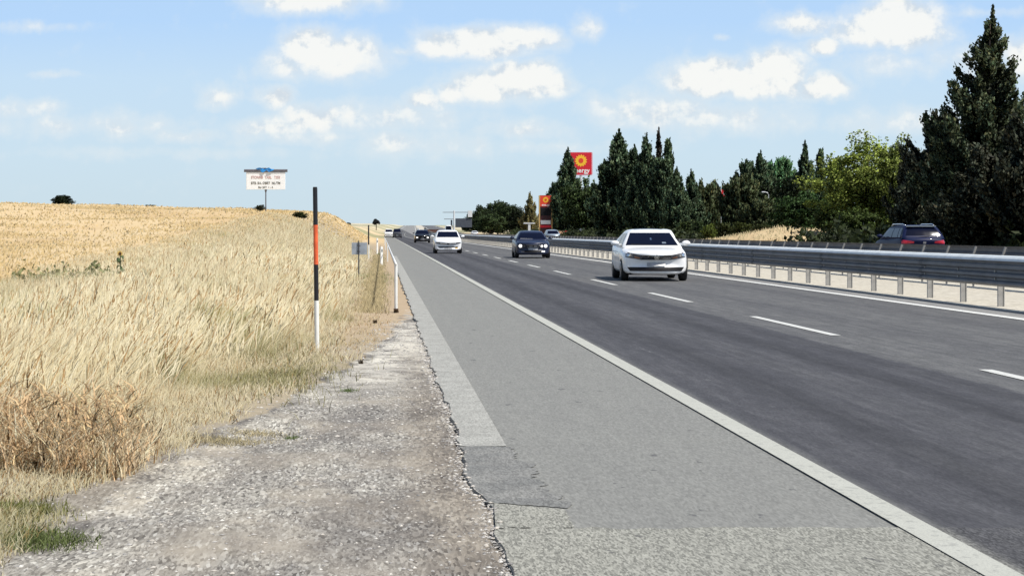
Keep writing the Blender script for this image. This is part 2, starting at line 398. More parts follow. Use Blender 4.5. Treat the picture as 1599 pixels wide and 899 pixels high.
add_strip('road', .52, 11.15, -60, 9000, 0, M['asphalt'], wall=.06, jitter=edge_j)
add_strip('opposite_road', 16.0, 27.5, -60, 9000, 0, M['asphalt_far'], wall=.14)
add_strip('median_strip', 10.98, 16.05, -60, 1600, .007, M['median'])
# strips and patches lying on the asphalt
add_strip('concrete_edge_strip', .524, .81, 10.85, 95, .004, M['kerb_strip'], jitter=lambda y: edge_j(y))
def poly_sheet(name, pts, z, m, sub=0):
    bm = bmesh.new(); vs = [bm.verts.new((p[0], p[1], z)) for p in pts]; bm.faces.new(vs)
    o = build(name, bm, m); tag(o, kind='structure'); return o
def ragged(p, q, amp, n=40, seed=1):
    rr = random.Random(seed); out = []; a = 0
    for i in range(n):
        t = i/n; a = a*.6 + rr.uniform(-amp, amp)
        out.append((p[0]+(q[0]-p[0])*t + a*(q[1]-p[1])/max(.01, math.dist(p, q)), p[1]+(q[1]-p[1])*t + a*(q[0]-p[0])/max(.01, math.dist(p, q))))
    return out
poly_sheet('coarse_asphalt_patch', ragged((.60, 7.85), (11.1, 7.9), .022, 420, 2) + [(11.1, 7.9), (11.1, -20), (.58, -20)] + [(.523+edge_j(np.array([y]))[0], y) for y in np.arange(4, 7.85, .05)], .004, M['asphalt_coarse'])
poly_sheet('worn_asphalt_patch', [(.525, 8.62)] + ragged((.525, 8.62), (.93, 8.42), .012, 30, 4) + ragged((.93, 8.42), (.84, 10.82), .035, 60, 5) + ragged((.84, 10.82), (.54, 10.86), .006, 12, 6) + [(.523+edge_j(np.array([y]))[0], y) for y in np.arange(10.8, 8.65, -.05)], .004, M['patch_dark'])
poly_sheet('light_asphalt_patch', ragged((.535, 7.86), (.905, 7.87), .004, 10, 7) + ragged((.905, 7.87), (.92, 8.38), .012, 10, 8) + ragged((.92, 8.38), (.535, 8.6), .006, 10, 9), .004, M['asphalt_coarse'])
# painted lines
add_strip('shoulder_line', 2.44, 2.60, -20, 1500, .009, M['paint'])
add_strip('median_edge_line', 10.10, 10.30, -20, 1500, .006, M['paint'])
def dashes(name, xc, first, period, length, n, z=.006):
    Vs, Qs, o = [], [], 0
    for k in range(n):
        y = first+k*period
        V, Q = strip('', xc-.07, xc+.07, y, y+length, z, None); Vs.append(V); Qs.append(Q+o); o += len(V)
    tag(np_mesh(name, np.concatenate(Vs), np.concatenate(Qs), M['paint']), kind='structure')
fH = F*H
P0 = 10.55
dashes('lane_dash_line', 6.1, fH/(524-VY)-P0, P0, 5.0, 60)
dashes('opposite_lane_dash_line', 21.6, 20, P0, 5.0, 60)
add_strip('opposite_shoulder_line', 25.2, 25.4, -20, 1500, .006, M['paint'])
add_strip('opposite_median_line', 16.8, 17.0, -20, 1500, .006, M['paint'])

# ------------------------------------------------------------------ guard rails
def rail_profile(kind, face):
    # (x offset toward traffic, z) profile of the beam
    if kind == 'thrie':
        p = [(0, .385), (.035, .40), (.075, .43), (.075, .465), (.012, .50), (.012, .535), (.075, .57), (.075, .615), (.012, .65), (.012, .685), (.075, .72), (.075, .775), (.04, .81), (.02, .84), (.02, .895)]
    else:
        p = [(0, .47), (.03, .48), (.08, .52), (.08, .56), (.015, .60), (.015, .66), (.08, .70), (.08, .74), (.03, .78), (0, .79)]
    return [(a*face, b) for a, b in p]
def beam(name, x0, y0, y1, prof, m, parent, thick=.0):
    ys = np.array(ysteps(y0, y1)); a = xs(ys); z = rz(ys); n = len(ys)
    V = np.concatenate([np.stack([x0+px+a, ys, z+pz], -1) for px, pz in prof]); Q = []
    for c in range(len(prof)-1):
        i = np.arange(n-1); Q.append(np.stack([c*n+i, (c+1)*n+i, (c+1)*n+i+1, c*n+i+1], -1))
    return np_mesh(name, V, np.concatenate(Q), m, parent)
def post_bm(h, kind='c'):
    bm = bmesh.new()
    if kind == 'c':      # C section: two pale flanges and a set-back web coloured black for the recess shade
        box(bm, (-.050, 0, h/2), (.020, .05, h)); box(bm, (.052, 0, h/2), (.013, .05, h)); v = box(bm, (.002, -.008, h/2), (.086, .008, h))
        for f in bm.faces:
            if all(w in v for w in f.verts): f.material_index = 1
    elif kind == 'slant':
        box(bm, (-.02, 0, h/2-.1), (.035, .05, h-.2)); box(bm, (.0, -.02, h-.13), (.045, .06, .26), Matrix.Rotation(R(18), 3, 'Y'))
    else:
        tube(bm, [(0, 0, 0), (0, 0, h)], .028, 10)
    return bm
def guardrail(name, label, cat, x0, xp, y0, y1, prof, posth, pkind, step, mrail, mpost, phase, cap=False, group=None, ncap=100, face=-1):
    t = thing(name, label, cat, (0, 0, 0), group=group)
    if prof: beam('beam', x0, y0, y1, prof, mrail, t)
    if cap: # folded top lip, its sunlit brightness put into a paler steel colour
        beam('top_rail', x0, y0, y1, [(face*.10, .862), (face*.075, .905), (face*.02, .945), (-face*.05, .958), (-face*.06, .90)], M['galv_sunlit'], t)
    ys = np.arange(y0+phase, y1, step)
    first = build('post', post_bm(posth, pkind), mpost, t); first.location = (xp, ys[0], 0)
    for y in ys[1:ncap]:
        c = first.copy(); COL.objects.link(c); c.parent = t; c.location = (xp+float(xs(y)), y, float(rz(y)))
    if len(ys) > ncap:
        bm = bmesh.new()
        for y in ys[ncap:]: box(bm, (xp+float(xs(y)), y, float(rz(y))+posth/2), (.09, .08, posth))
        o = build('far_post', bm, mpost, t); o['kind'] = 'stuff'
    return t
TH = [(a*-1, b) for a, b in [(0, .385), (.035, .40), (.075, .43), (.075, .465), (.012, .50), (.012, .535), (.075, .57), (.075, .615), (.012, .65), (.012, .685), (.075, .72), (.075, .775), (.04, .81), (.06, .84), (.09, .865)]]
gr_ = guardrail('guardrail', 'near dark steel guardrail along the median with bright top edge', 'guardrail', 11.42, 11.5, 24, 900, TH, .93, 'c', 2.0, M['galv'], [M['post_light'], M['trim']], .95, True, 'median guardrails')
for k in range(24):      # overlap joints between rail sections
    bm = bmesh.new(); y = 27.0+8*k; p = rail_profile('thrie', -1)
    vs = [[bm.verts.new((11.415+a, y+dy, b)) for a, b in p[1:-1]] for dy in (0, .22)]
    for i in range(len(vs[0])-1): bm.faces.new((vs[0][i], vs[1][i], vs[1][i+1], vs[0][i+1]))
    build('splice_plate', bm, M['galv_dark'], gr_)
bm = bmesh.new(); q = bmesh.ops.create_cone(bm, cap_ends=True, segments=8, radius1=.022, radius2=.018, depth=.02)
bmesh.ops.transform(bm, matrix=Matrix.Rotation(R(90), 4, 'Y'), verts=q['verts']); b0 = build('bolt', bm, M['post_light'], gr_); b0.location = (11.397, 24.97, .52)
for k in range(1, 92):
    b = b0.copy(); COL.objects.link(b); b.parent = gr_; b.location = (11.397, 24.97+2*(k//2), .52+.14*(k % 2))
guardrail('guardrail', 'farther median guardrail, seen from behind with slanted brackets in front', 'guardrail', 15.1, 15.0, 24, 900, [(0, .30), (.05, .36), (.05, .44), (.0, .50), (.0, .60), (.05, .66), (.05, .74), (0, .80), (0, .86), (.05, .90), (.05, .98), (0, 1.04)], 1.03, 'slant', 2.0, M['galv_dark'], M['post_face'], .2, group='median guardrails')  # beam profile carried lower to widen its shadow on the median
M['post_face'].node_tree  # keep
gl = guardrail('pipe_railing', 'slim pale pipe railing at the left edge of the shoulder', 'railing', .27, .24, 29.2, 175, None, .83, 'pipe', 48.0, M['white_paint'], M['white_paint'], 0.05)
bm = bmesh.new(); tube(bm, [(.24, y, .83) for y in np.linspace(29.2, 175, 30)], .019, 8); build('top_rail', bm, M['white_paint'], gl, True)
bm = bmesh.new(); box(bm, (.24, 29.2, .0), (.08, .08, .10)); build('foot', bm, M['seed_brown'], gl)

# ------------------------------------------------------------------ cars
def catmull(pts, n):
    pts = np.array(pts, float); t = np.arange(len(pts)); 
    from_ = np.linspace(0, len(pts)-1, n); out = []
    for u in from_:
        i = min(int(u), len(pts)-2); f = u-i
        p0, p1, p2, p3 = pts[max(i-1, 0)], pts[i], pts[i+1], pts[min(i+2, len(pts)-1)]
        out.append(.5*((2*p1)+(-p0+p2)*f+(2*p0-5*p1+4*p2-p3)*f*f+(-p0+3*p1-3*p2+p3)*f**3))
    return np.array(out)
def loft(stations, ring, L, bow_f, bow_r, sub=1):
    bm = bmesh.new(); rings = []
    for st in stations:
        pts = ring(st); row = []
        full = pts + [(-x, z) for x, z in pts[::-1] if x > 1e-6]
        for x, z in full:
            y = st[0]; hw = max(.3, st[3]); k = (x/hw)**2
            y2 = y + bow_f*k*max(0, 1-y/(.45*L))**2 - bow_r*k*max(0, 1-(L-y)/(.35*L))**2
            row.append(bm.verts.new((x, y2-L/2, z)))
        rings.append(row)
    n = len(rings[0])
    for i in range(len(rings)-1):
        for k in range(n): bm.faces.new((rings[i][k], rings[i][(k+1) % n], rings[i+1][(k+1) % n], rings[i+1][k]))
    bm.faces.new(rings[0][::-1]); bm.faces.new(rings[-1]); bmesh.ops.recalc_face_normals(bm, faces=bm.faces)
    return bm
def apply_mods(o):
    dg = bpy.context.evaluated_depsgraph_get(); dg.update()
    me = bpy.data.meshes.new_from_object(o.evaluated_get(dg)); o.modifiers.clear(); old = o.data; o.data = me; return o
def bvh_of(o):
    bm = bmesh.new(); bm.from_mesh(o.data); b = BVHTree.FromBMesh(bm); bm.free(); return b
def patch(name, bvhs, quad, axis, m, parent, off=.006, n=(10, 5), sgn=1):
    """quad: 4 (a,b) corners in the projection plane; axis: 'front','rear','left','right','top'"""
    d = {'front': Vector((0, 1, 0)), 'rear': Vector((0, -1, 0)), 'left': Vector((1, 0, 0)), 'right': Vector((-1, 0, 0)), 'top': Vector((0, 0, -1))}[axis]
    bm = bmesh.new(); rows = []; nu, nv = n
    q = [Vector((*p, 0)) for p in quad]
    for j in range(nv+1):
        row = []
        for i in range(nu+1):
            u, v = i/nu, j/nv
            p = (q[0]*(1-u)+q[1]*u)*(1-v) + (q[3]*(1-u)+q[2]*u)*v
            o = {'front': Vector((p.x, -6, p.y)), 'rear': Vector((p.x, 6, p.y)), 'left': Vector((-3, p.x, p.y)), 'right': Vector((3, p.x, p.y)), 'top': Vector((p.x, p.y, 4))}[axis]
            best = None
            for b in (bvhs if isinstance(bvhs, list) else [bvhs]):
                h = b.ray_cast(o, d)
                if h[0] is not None and (best is None or h[3] < best[3]): best = h
            row.append(bm.verts.new(best[0] - d*off) if best else None)
        rows.append(row)
    for j in range(nv):
        for i in range(nu):
            f = (rows[j][i], rows[j][i+1], rows[j+1][i+1], rows[j+1][i])
            if all(f): bm.faces.new(f)
    bmesh.ops.recalc_face_normals(bm, faces=bm.faces)
    return build(name, bm, m, parent, True)
def wheel(parent, x, y, r, w):
    side = 1 if x > 0 else -1
    t = bpy.data.objects.new('wheel', None)
    bm = bmesh.new(); prof = [(-w/2, r*.66), (-w/2, r*.90), (-w*.38, r*.985), (0, r), (w*.38, r*.985), (w/2, r*.90), (w/2, r*.66)]
    n = 28; rings = [[bm.verts.new((px, math.cos(6.2832*k/n)*pr, math.sin(6.2832*k/n)*pr)) for k in range(n)] for px, pr in prof]
    for i in range(len(prof)-1):
        for k in range(n): bm.faces.new((rings[i][k], rings[i][(k+1) % n], rings[i+1][(k+1) % n], rings[i+1][k]))
    bm.faces.new(rings[0]); bm.faces.new(rings[-1][::-1]); bmesh.ops.recalc_face_normals(bm, faces=bm.faces)
    o = build('wheel', bm, M['rubber'], parent, True); o.location = (x, y, r)
    bm = bmesh.new(); xo = side*(w/2+.004)
    for k in range(5):
        a = 6.2832*k/5
        for da in (-.16, .16):
            box(bm, (xo, math.cos(a+da)*r*.36, math.sin(a+da)*r*.36), (.016, r*.56, r*.085), Matrix.Rotation(a+da, 3, 'X'))
    nn = 28; r1, r2 = r*.60, r*.68
    a_ = [bm.verts.new((xo+side*.008, math.cos(6.2832*k/nn)*r1, math.sin(6.2832*k/nn)*r1)) for k in range(nn)]
    b_ = [bm.verts.new((xo, math.cos(6.2832*k/nn)*r2, math.sin(6.2832*k/nn)*r2)) for k in range(nn)]
    for k in range(nn): bm.faces.new((a_[k], a_[(k+1) % nn], b_[(k+1) % nn], b_[k]))
    rr = bmesh.ops.create_cone(bm, cap_ends=True, segments=16, radius1=r*.13, radius2=r*.11, depth=.03)
    bmesh.ops.transform(bm, matrix=Matrix.Translation((xo, 0, 0)) @ Matrix.Rotation(R(90), 4, 'Y'), verts=rr['verts'])
    build('rim', bm, M['rim'], o)
def make_car(name, label, cat, loc, rotz, paint, style='sedan', L=4.8, W=1.83, Hh=1.48, face='passat', lit=False, group='cars on the road', belt=.96, wr=.325, roofpaint=None):
    t = thing(name, label, cat, loc, rotz, group); hw = W/2; mp = M[paint]
    dz = belt-.96
    if style in ('sedan', 'coupe'):
        prof = [(0, .34, .66, .60), (.03, .24, .76, .78), (.14, .19, .82, .90), (.42, .18, .87, .965), (.95, .18, .92, .99), (1.45, .18, .965, 1.), (2.4, .18, .965, 1.), (3.5, .18, .99, 1.), (4.15, .19, 1.04, .985), (4.55, .22, 1.06, .95), (4.74, .28, 1.02, .88), (4.80, .38, .92, .78)]
        cab = [(1.22, .94), (1.55, 1.15), (1.95, Hh-.09), (2.25, Hh-.015), (2.7, Hh), (3.2, Hh-.03), (3.6, Hh-.12), (4.0, 1.18), (4.3, 1.04)]
        ws = (1.40, 2.02); 
    elif style == 'hatch':
        prof = [(0, .34, .62, .60), (.03, .24, .72, .78), (.14, .19, .79, .90), (.42, .18, .86, .965), (.85, .18, .93, .99), (1.25, .18, .99, 1.), (2.4, .18, 1.0, 1.), (3.3, .18, 1.02, 1.), (3.8, .19, 1.04, .985), (4.0, .22, 1.02, .95), (4.13, .30, .95, .88), (4.18, .40, .85, .80)]
        cab = [(.95, .94), (1.3, 1.14), (1.75, Hh-.10), (2.05, Hh-.02), (2.6, Hh), (3.1, Hh-.03), (3.5, Hh-.08), (3.85, 1.25), (4.1, 1.0)]
    elif style == 'suv':
        prof = [(0, .38, .74, .60), (.03, .30, .86, .80), (.14, .26, .95, .92), (.42, .25, 1.02, .97), (.85, .25, 1.07, .99), (1.3, .25, 1.10, 1.), (2.4, .25, 1.12, 1.), (3.4, .25, 1.14, 1.), (4.0, .26, 1.16, .99), (4.40, .30, 1.14, .96), (4.53, .36, 1.08, .90), (4.58, .46, .98, .84)]
        cab = [(1.1, 1.06), (1.45, 1.28), (1.9, Hh-.10), (2.2, Hh-.03), (2.9, Hh), (3.6, Hh-.02), (3.95, Hh-.06), (4.2, 1.45), (4.45, 1.10)]
    elif style == 'van':
        prof = [(0, .40, .80, .66), (.03, .32, .95, .84), (.12, .28, 1.02, .93), (.35, .27, 1.10, .97), (.70, .27, 1.18, .99), (1.0, .27, 1.22, 1.), (2.4, .27, 1.22, 1.), (3.4, .27, 1.22, 1.), (4.4, .27, 1.22, 1.), (4.9, .30, 1.22, .99), (4.97, .36, 1.2, .97), (5.0, .44, 1.15, .95)]
        cab = [(.55, 1.14), (.9, 1.5), (1.25, Hh-.16), (1.55, Hh-.03), (2.4, Hh), (3.6, Hh), (4.6, Hh-.01), (4.9, Hh-.06), (4.98, 1.22)]
    sc = L/prof[-1][0]
    prof = [(y*sc, a, b+dz, c*hw) for y, a, b, c in prof]; cab = [(y*sc, z+(dz if i in (0, len(cab)-1) else 0)) for i, (y, z) in enumerate(cab)]
    def ring(st):
        y, zl, zt, w = st
        return [(0, zl), (w*.86, zl), (w*.985, zl+.10), (w, zl+(zt-zl)*.45), (w*.985, zt-.13), (w*.94, zt-.035), (w*.80, zt+.0), (w*.4, zt+.022), (0, zt+.028)]
    prof_s = catmull(prof, 34)
    body = build('body', loft([tuple(p) for p in prof_s], ring, L, .30 if style != 'van' else .15, .16), mp, t, True)
    md = body.modifiers.new('s', 'SUBSURF'); md.levels = 1; md.render_levels = 1
    yf, yr = -L/2+.93*sc*(.9 if style in ('hatch', 'van') else 1), -L/2+(3.72*sc if style in ('sedan', 'coupe') else (3.45*sc if style in ('hatch', 'suv') else 4.0*sc))
    if style == 'suv': yr = -L/2+3.55*sc; yf = -L/2+.92*sc
    cut = bmesh.new()
    for sx in (-1, 1):
        for y in (yf, yr):
            r = bmesh.ops.create_cone(cut, cap_ends=True, segments=32, radius1=wr+.055, radius2=wr+.055, depth=.34)
            bmesh.ops.transform(cut, matrix=Matrix.Translation((sx*(hw-.08), y, wr+.01)) @ Matrix.Rotation(R(90), 4, 'Y'), verts=r['verts'])
    co = build('cut', cut, M['trim'])
    bo = body.modifiers.new('b', 'BOOLEAN'); bo.operation = 'DIFFERENCE'; bo.object = co; bo.solver = 'EXACT'
    try: bo.material_mode = 'TRANSFER'
    except Exception: pass
    apply_mods(body); bpy.data.objects.remove(co)
    me = body.data; me.shade_smooth()
    if hasattr(me, 'set_sharp_from_angle'): me.set_sharp_from_angle(angle=R(38))
    # cabin
    cs = catmull(cab, 30); bz = np.interp(cs[:, 0], [p[0] for p in prof], [p[2] for p in prof]); rings = []
    hi = max(z for y, z in cab)
    st = []
    for (y, z), b in zip(cs, bz):
        k = max(0, (z-b)/(hi-b)); b2 = b-.03
        st.append((y, b2, max(z, b2+.02), hw, k))
    def cring(s):
        y, b, z, w, k = s; wb = w*.905; wt = w*(.905-(.25 if style == 'sedan' else .20)*k); 
        return [(0, b), (wb, b), (wb+(wt-wb)*.5+.010*k, b+(z-b)*.5), (wt+.006*k, b+(z-b)*.84), (wt-.035*k, b+(z-b)*.95), (wt*.78, z-.006*k), (wt*.4, z+.008*k), (0, z+.012*k)]
    cabo = build('roof', loft(st, cring, L, .22, .12), M[roofpaint] if roofpaint else mp, t, True)
    bb, bc = bvh_of(body), bvh_of(cabo)
    both = [bb, bc]
    yy = lambda y: y*sc-L/2
    zb_ = bz[8]+.04
    # glazing
    top = Hh-.075; wl = hw*.80; wt_ = hw*(.61 if style == 'sedan' else .655)
    patch('windscreen', bc, [(-wl, zb_+.0), (wl, zb_+.0), (wt_, top-.03), (-wt_, top-.03)], 'front', M['glass'], t, .008, (16, 8))
    patch('rear_window', bc, [(-wl*.93, zb_+.09), (wl*.93, zb_+.09), (wt_*.93, top-.05), (-wt_*.93, top-.05)], 'rear', M['glass'], t, .008, (16, 8))
    if style == 'van': sw = [((1.35, 2.3), (1.05, 2.3))]
    elif style == 'suv': sw = [((1.95, 2.75), (1.45, 2.75)), ((2.83, 3.55), (2.83, 3.6)), ((3.63, 3.95), (3.68, 4.05))]
    elif style == 'hatch': sw = [((1.85, 2.5), (1.35, 2.5)), ((2.58, 3.35), (2.58, 3.6))]
    else: sw = [((2.05, 2.65), (1.62, 2.65)), ((2.73, 3.35), (2.73, 3.62))]
    for (ta, tb), (ba, bb2) in sw:
        for ax in ('left', 'right'):
            patch('side_window', bc, [(yy(ba), zb_+.01), (yy(bb2), zb_+.01), (yy(tb), top-.05), (yy(ta), top-.05)], ax, M['glass'], t, .007, (8, 5))
    # doors handles and shut lines
    if style != 'van' or True:
        for ax, sx in (('left', -1), ('right', 1)):
            bm = bmesh.new()
            for yh in (2.45, 3.35): box(bm, (sx*(hw+.006), yy(yh), belt-.14), (.03, .18, .025))
            build('door_handle', bm, mp, t)
            for yd in (1.55, 2.68, 3.5):
                patch('door_seam', bb, [(yy(yd), .34), (yy(yd)+.012, .34), (yy(yd)+.012, belt-.06), (yy(yd), belt-.06)], ax, M['trim'], t, .003, (1, 8))
            patch('sill', bb, [(yf+wr+.1, .20), (yr-wr-.1, .20), (yr-wr-.1, .27), (yf+wr+.1, .27)], ax, M['trim'], t, .004, (8, 1))
    # mirrors
    for sx in (-1, 1):
        bm = bmesh.new(); r = bmesh.ops.create_uvsphere(bm, u_segments=14, v_segments=8, radius=1)
        bmesh.ops.transform(bm, matrix=Matrix.Translation((sx*(hw+.085), yy(1.72), zb_+.06)) @ Matrix.Diagonal((.125, .075, .075, 1)), verts=r['verts'])
        box(bm, (sx*(hw-.03), yy(1.74), zb_+.015), (.16, .06, .03)); o = build('mirror', bm, mp, t, True)
    for sx in (-1, 1):
        for y in (yf, yr): wheel(t, sx*(hw-.115), y, wr, .21)
    # under-tray keeps light out
    bm = bmesh.new(); box(bm, (0, 0, .24), (W*.78, L*.86, .12)); build('underside', bm, M['trim'], t)
    nz = prof[4][2]   # hood height near the nose
    if face == 'passat':
        for s in (-1, 1):
            q = [(s*.84, .675), (s*.40, .60), (s*.42, .735), (s*.84, .83)]
            o = patch('headlight', bb, q, 'front', M['lamp'], t, .006, (10, 4))
            patch('indicator', bb, [(s*.60, .665), (s*.46, .64), (s*.46, .67), (s*.60, .70)], 'front', M['amber'], o, .010, (4, 2))
            patch('lens', bb, [(s*.80, .71), (s*.66, .69), (s*.66, .745), (s*.80, .78)], 'front', M['chrome'], o, .010, (4, 2))
        g = patch('grille', bb, [(-.40, .605), (.40, .605), (.42, .735), (-.42, .735)], 'front', M['trim'], t, .007, (12, 4))
        for k in range(3):
            z = .645+k*.034; patch('chrome_bar', bb, [(-.41, z), (.41, z), (.41, z+.005), (-.41, z+.005)], 'front', M['chrome'], g, .012, (12, 1))
        bm = bmesh.new(); nose = bb.ray_cast(Vector((0, -6, .68)), Vector((0, 1, 0)))[0]
        for k in range(20):
            a0, a1 = 6.2832*k/20, 6.2832*(k+1)/20
            vs = [bm.verts.new((math.cos(a)*r, nose.y-.02, .68+math.sin(a)*r)) for a, r in ((a0, .055), (a1, .055), (a1, .066), (a0, .066))]; bm.faces.new(vs)
        for x0, x1 in ((-.035, -.016), (-.016, 0), (0, .016), (.016, .035)):
            zt, zb2 = (.715, .645)
            za, zc = (zt, zb2) if x0 in (-.035, 0) else (zb2, zt)
            vs = [bm.verts.new(p) for p in ((x0-.005, nose.y-.021, za), (x0+.006, nose.y-.021, za), (x1+.005, nose.y-.021, zc), (x1-.006, nose.y-.021, zc))]; bm.faces.new(vs)
        build('badge', bm, M['chrome'], t)
        patch('lower_intake', bb, [(-.72, .29), (.72, .29), (.80, .40), (-.80, .40)], 'front', M['trim'], t, .016, (16, 3))
        pl = patch('number_plate', bb, [(-.26, .43), (.26, .43), (.26, .525), (-.26, .525)], 'front', M['plate'], t, .045, (4, 1))
        patch('plate_lettering', bb, [(-.20, .455), (.20, .455), (.20, .50), (-.20, .50)], 'front', M['plate'], pl, .047, (9, 1)).scale = (1, 1, 1)
        patch('sunroof', bc, [(-.42, yy(2.3)), (.42, yy(2.3)), (.42, yy(2.9)), (-.42, yy(2.9))], 'top', M['glass'], t, .006, (6, 4))
        patch('hanging_ornament', bc, [(-.03, 1.16), (.015, 1.16), (.015, 1.22), (-.03, 1.22)], 'front', M['chrome'], t, .012, (2, 2))
        patch('windscreen_sticker', bc, [(.30, 1.06), (.42, 1.06), (.40, 1.10), (.30, 1.10)], 'front', M['car_silver'], t, .012, (2, 1))
        patch('wiper', bc, [(-.60, zb_+.005), (.05, zb_+.005), (.05, zb_+.02), (-.60, zb_+.045)], 'front', M['trim'], t, .014, (8, 1))
    elif face == 'round':
        for s in (-1, 1):
            for cx, cz, rr in ((.66, .645, .085), (.46, .635, .065)):
                bm = bmesh.new(); pts = []
                for k in range(18):
                    a = 6.2832*k/18; p = (s*cx+math.cos(a)*rr, cz+math.sin(a)*rr)
                    h = bb.ray_cast(Vector((p[0], -6, p[1])), Vector((0, 1, 0))); pts.append(bm.verts.new(h[0]-Vector((0, .012, 0))))
                bm.faces.new(pts); build('headlight', bm, M['lamp_on'] if (s > 0 or cx > .5) else M['lamp'], t)
            patch('fog_light', bb, [(s*.62, .33), (s*.45, .33), (s*.45, .38), (s*.62, .38)], 'front', M['lamp_on'] if s > 0 else M['lamp'], t, .008, (3, 1))
        g = patch('grille', bb, [(-.30, .55), (.30, .55), (.36, .70), (-.36, .70)], 'front', M['chrome'], t, .008, (10, 4))
        for k in range(4): patch('grille_slot', bb, [(-.31, .565+k*.033), (.31, .565+k*.033), (.31, .578+k*.033), (-.31, .578+k*.033)], 'front', M['galv'], g, .013, (8, 1))
        patch('badge', bb, [(-.04, .60), (.04, .60), (.04, .66), (-.04, .66)], 'front', M['trim'], t, .018, (2, 2))
        patch('lower_intake', bb, [(-.55, .30), (.55, .30), (.60, .41), (-.60, .41)], 'front', M['trim'], t, .006, (12, 3))
        patch('number_plate', bb, [(-.25, .44), (.25, .44), (.25, .54), (-.25, .54)], 'front', M['plate'], t, .022, (4, 1))
        patch('wiper', bc, [(-.60, zb_+.005), (.05, zb_+.005), (.05, zb_+.02), (-.60, zb_+.045)], 'front', M['galv'], t, .014, (8, 1))
    elif face == 'hatchfront':
        for s in (-1, 1): patch('headlight', bb, [(s*.80, .64), (s*.50, .61), (s*.50, .70), (s*.80, .74)], 'front', M['lamp'], t, .006, (8, 4))
        patch('grille', bb, [(-.42, .64), (.42, .64), (.46, .675), (-.46, .675)], 'front', M['galv'], t, .006, (10, 2))
        patch('badge', bb, [(-.07, .57), (.07, .57), (.10, .66), (-.10, .66)], 'front', M['galv'], t, .012, (3, 2))
        patch('lower_intake', bb, [(-.58, .36), (.58, .36), (.66, .45), (-.66, .45)], 'front', M['trim'], t, .006, (12, 3))
        patch('fog_light', bb, [(.62, .32), (.45, .32), (.45, .36), (.62, .36)], 'front', M['sign_yellow'], t, .008, (3, 1))
        patch('number_plate', bb, [(-.24, .27), (.24, .27), (.24, .35), (-.24, .35)], 'front', M['plate'], t, .015, (4, 1))
    elif face == 'dark':
        for s in (-1, 1): patch('headlight', bb, [(s*.76, .60+dz), (s*.54, .60+dz), (s*.54, .72+dz), (s*.76, .73+dz)], 'front', M['lamp_on'] if lit else M['lamp'], t, .008, (6, 4))
        patch('grille', bb, [(-.20, .58+dz), (.20, .58+dz), (.22, .70+dz), (-.22, .70+dz)], 'front', M['chrome'], t, .008, (6, 3))
        patch('lower_intake', bb, [(-.6, .36), (.6, .36), (.62, .48), (-.62, .48)], 'front', M['trim'], t, .006, (12, 3))
        patch('number_plate', bb, [(-.24, .40), (.24, .40), (.24, .49), (-.24, .49)], 'front', M['galv'], t, .015, (4, 1))
    elif face == 'suvrear':
        for s in (-1, 1):
            patch('tail_light', both, [(s*.88, .90), (s*.42, .92), (s*.42, 1.0), (s*.88, 1.06)], 'rear', M['tail'], t, .010, (10, 4))
        patch('badge', both, [(-.06, .90), (.06, .90), (.06, .99), (-.06, .99)], 'rear', M['chrome'], t, .015, (2, 2))
        patch('number_plate', both, [(-.25, .62), (.25, .62), (.25, .73), (-.25, .73)], 'rear', M['plate'], t, .015, (3, 1))
        bm = bmesh.new()
        for sx in (-1, 1): tube(bm, [(sx*.58, yy(1.95), Hh-.02), (sx*.60, yy(2.2), Hh+.035), (sx*.60, yy(3.6), Hh+.035), (sx*.58, yy(3.85), Hh-.01)], .022, 8)
        build('roof_rail', bm, M['chrome'], t, True)
        bm = bmesh.new(); box(bm, (0, yy(4.05), Hh-.05), (1.16, .22, .035)); build('spoiler', bm, M['car_silver'], t)
        patch('rear_wiper', both, [(-.25, 1.20), (.20, 1.16), (.20, 1.175), (-.25, 1.22)], 'rear', M['trim'], t, .016, (5, 1))
        patch('chrome_trim', both, [(-.45, .85), (.45, .85), (.45, .865), (-.45, .865)], 'rear', M['chrome'], t, .015, (6, 1))
    if face in ('passat', 'round', 'hatchfront', 'dark', 'rear'):
        for s in (-1, 1): patch('tail_light', both, [(s*.86*hw/.915, .74+dz), (s*.56, .74+dz), (s*.56, .90+dz), (s*.86*hw/.915, .90+dz)], 'rear', M['tail'], t, .008, (6, 4))
        if face == 'rear': patch('number_plate', both, [(-.25, .55), (.25, .55), (.25, .66), (-.25, .66)], 'rear', M['plate'], t, .012, (3, 1))
    return t
def lane_pos(px, d): return ((px-VX)*d/F, d)
CARL = 'cars coming down the near carriageway'; CARO = 'vehicles on the far carriageway'
def put(px, d, L=4.8): return ((px-VX)*d/F, d+L/2, 0)
make_car('car', 'white saloon nearest the camera with dark windscreen and sunroof', 'car', (7.82, 46.6+2.4, .0), R(-3.2), 'car_white', 'sedan', 4.8, 1.88, 1.47, 'passat', group=CARL)
make_car('car', 'dark navy saloon with round lit headlights and chrome grille', 'car', (7.95, 87+2.3, 0), R(-1.5), 'car_navy', 'sedan', 4.7, 1.86, 1.44, 'round', group=CARL)
make_car('car', 'white compact car in the outer lane ahead of the navy saloon', 'car', (4.22, 106+2.1, 0), R(-.5), 'car_white', 'hatch', 4.3, 1.80, 1.50, 'hatchfront', group=CARL)
make_car('car', 'black car with both headlights shining, farther up the outer lane', 'car', (4.95, 205+2.3, 0), 0, 'car_black', 'suv', 4.6, 1.95, 1.62, 'dark', lit=True, group=CARL)
make_car('van', 'small white van far away at the edge of the shoulder', 'van', (1.45, 372, 0), 0, 'car_white', 'van', 4.9, 2.0, 1.95, 'dark', group=CARL, belt=1.0)
make_car('van', 'dark grey delivery van far away beside the small white van', 'van', (3.25, 365, 0), 0, 'car_grey', 'van', 5.0, 2.0, 2.0, 'dark', group=CARL, belt=1.0)
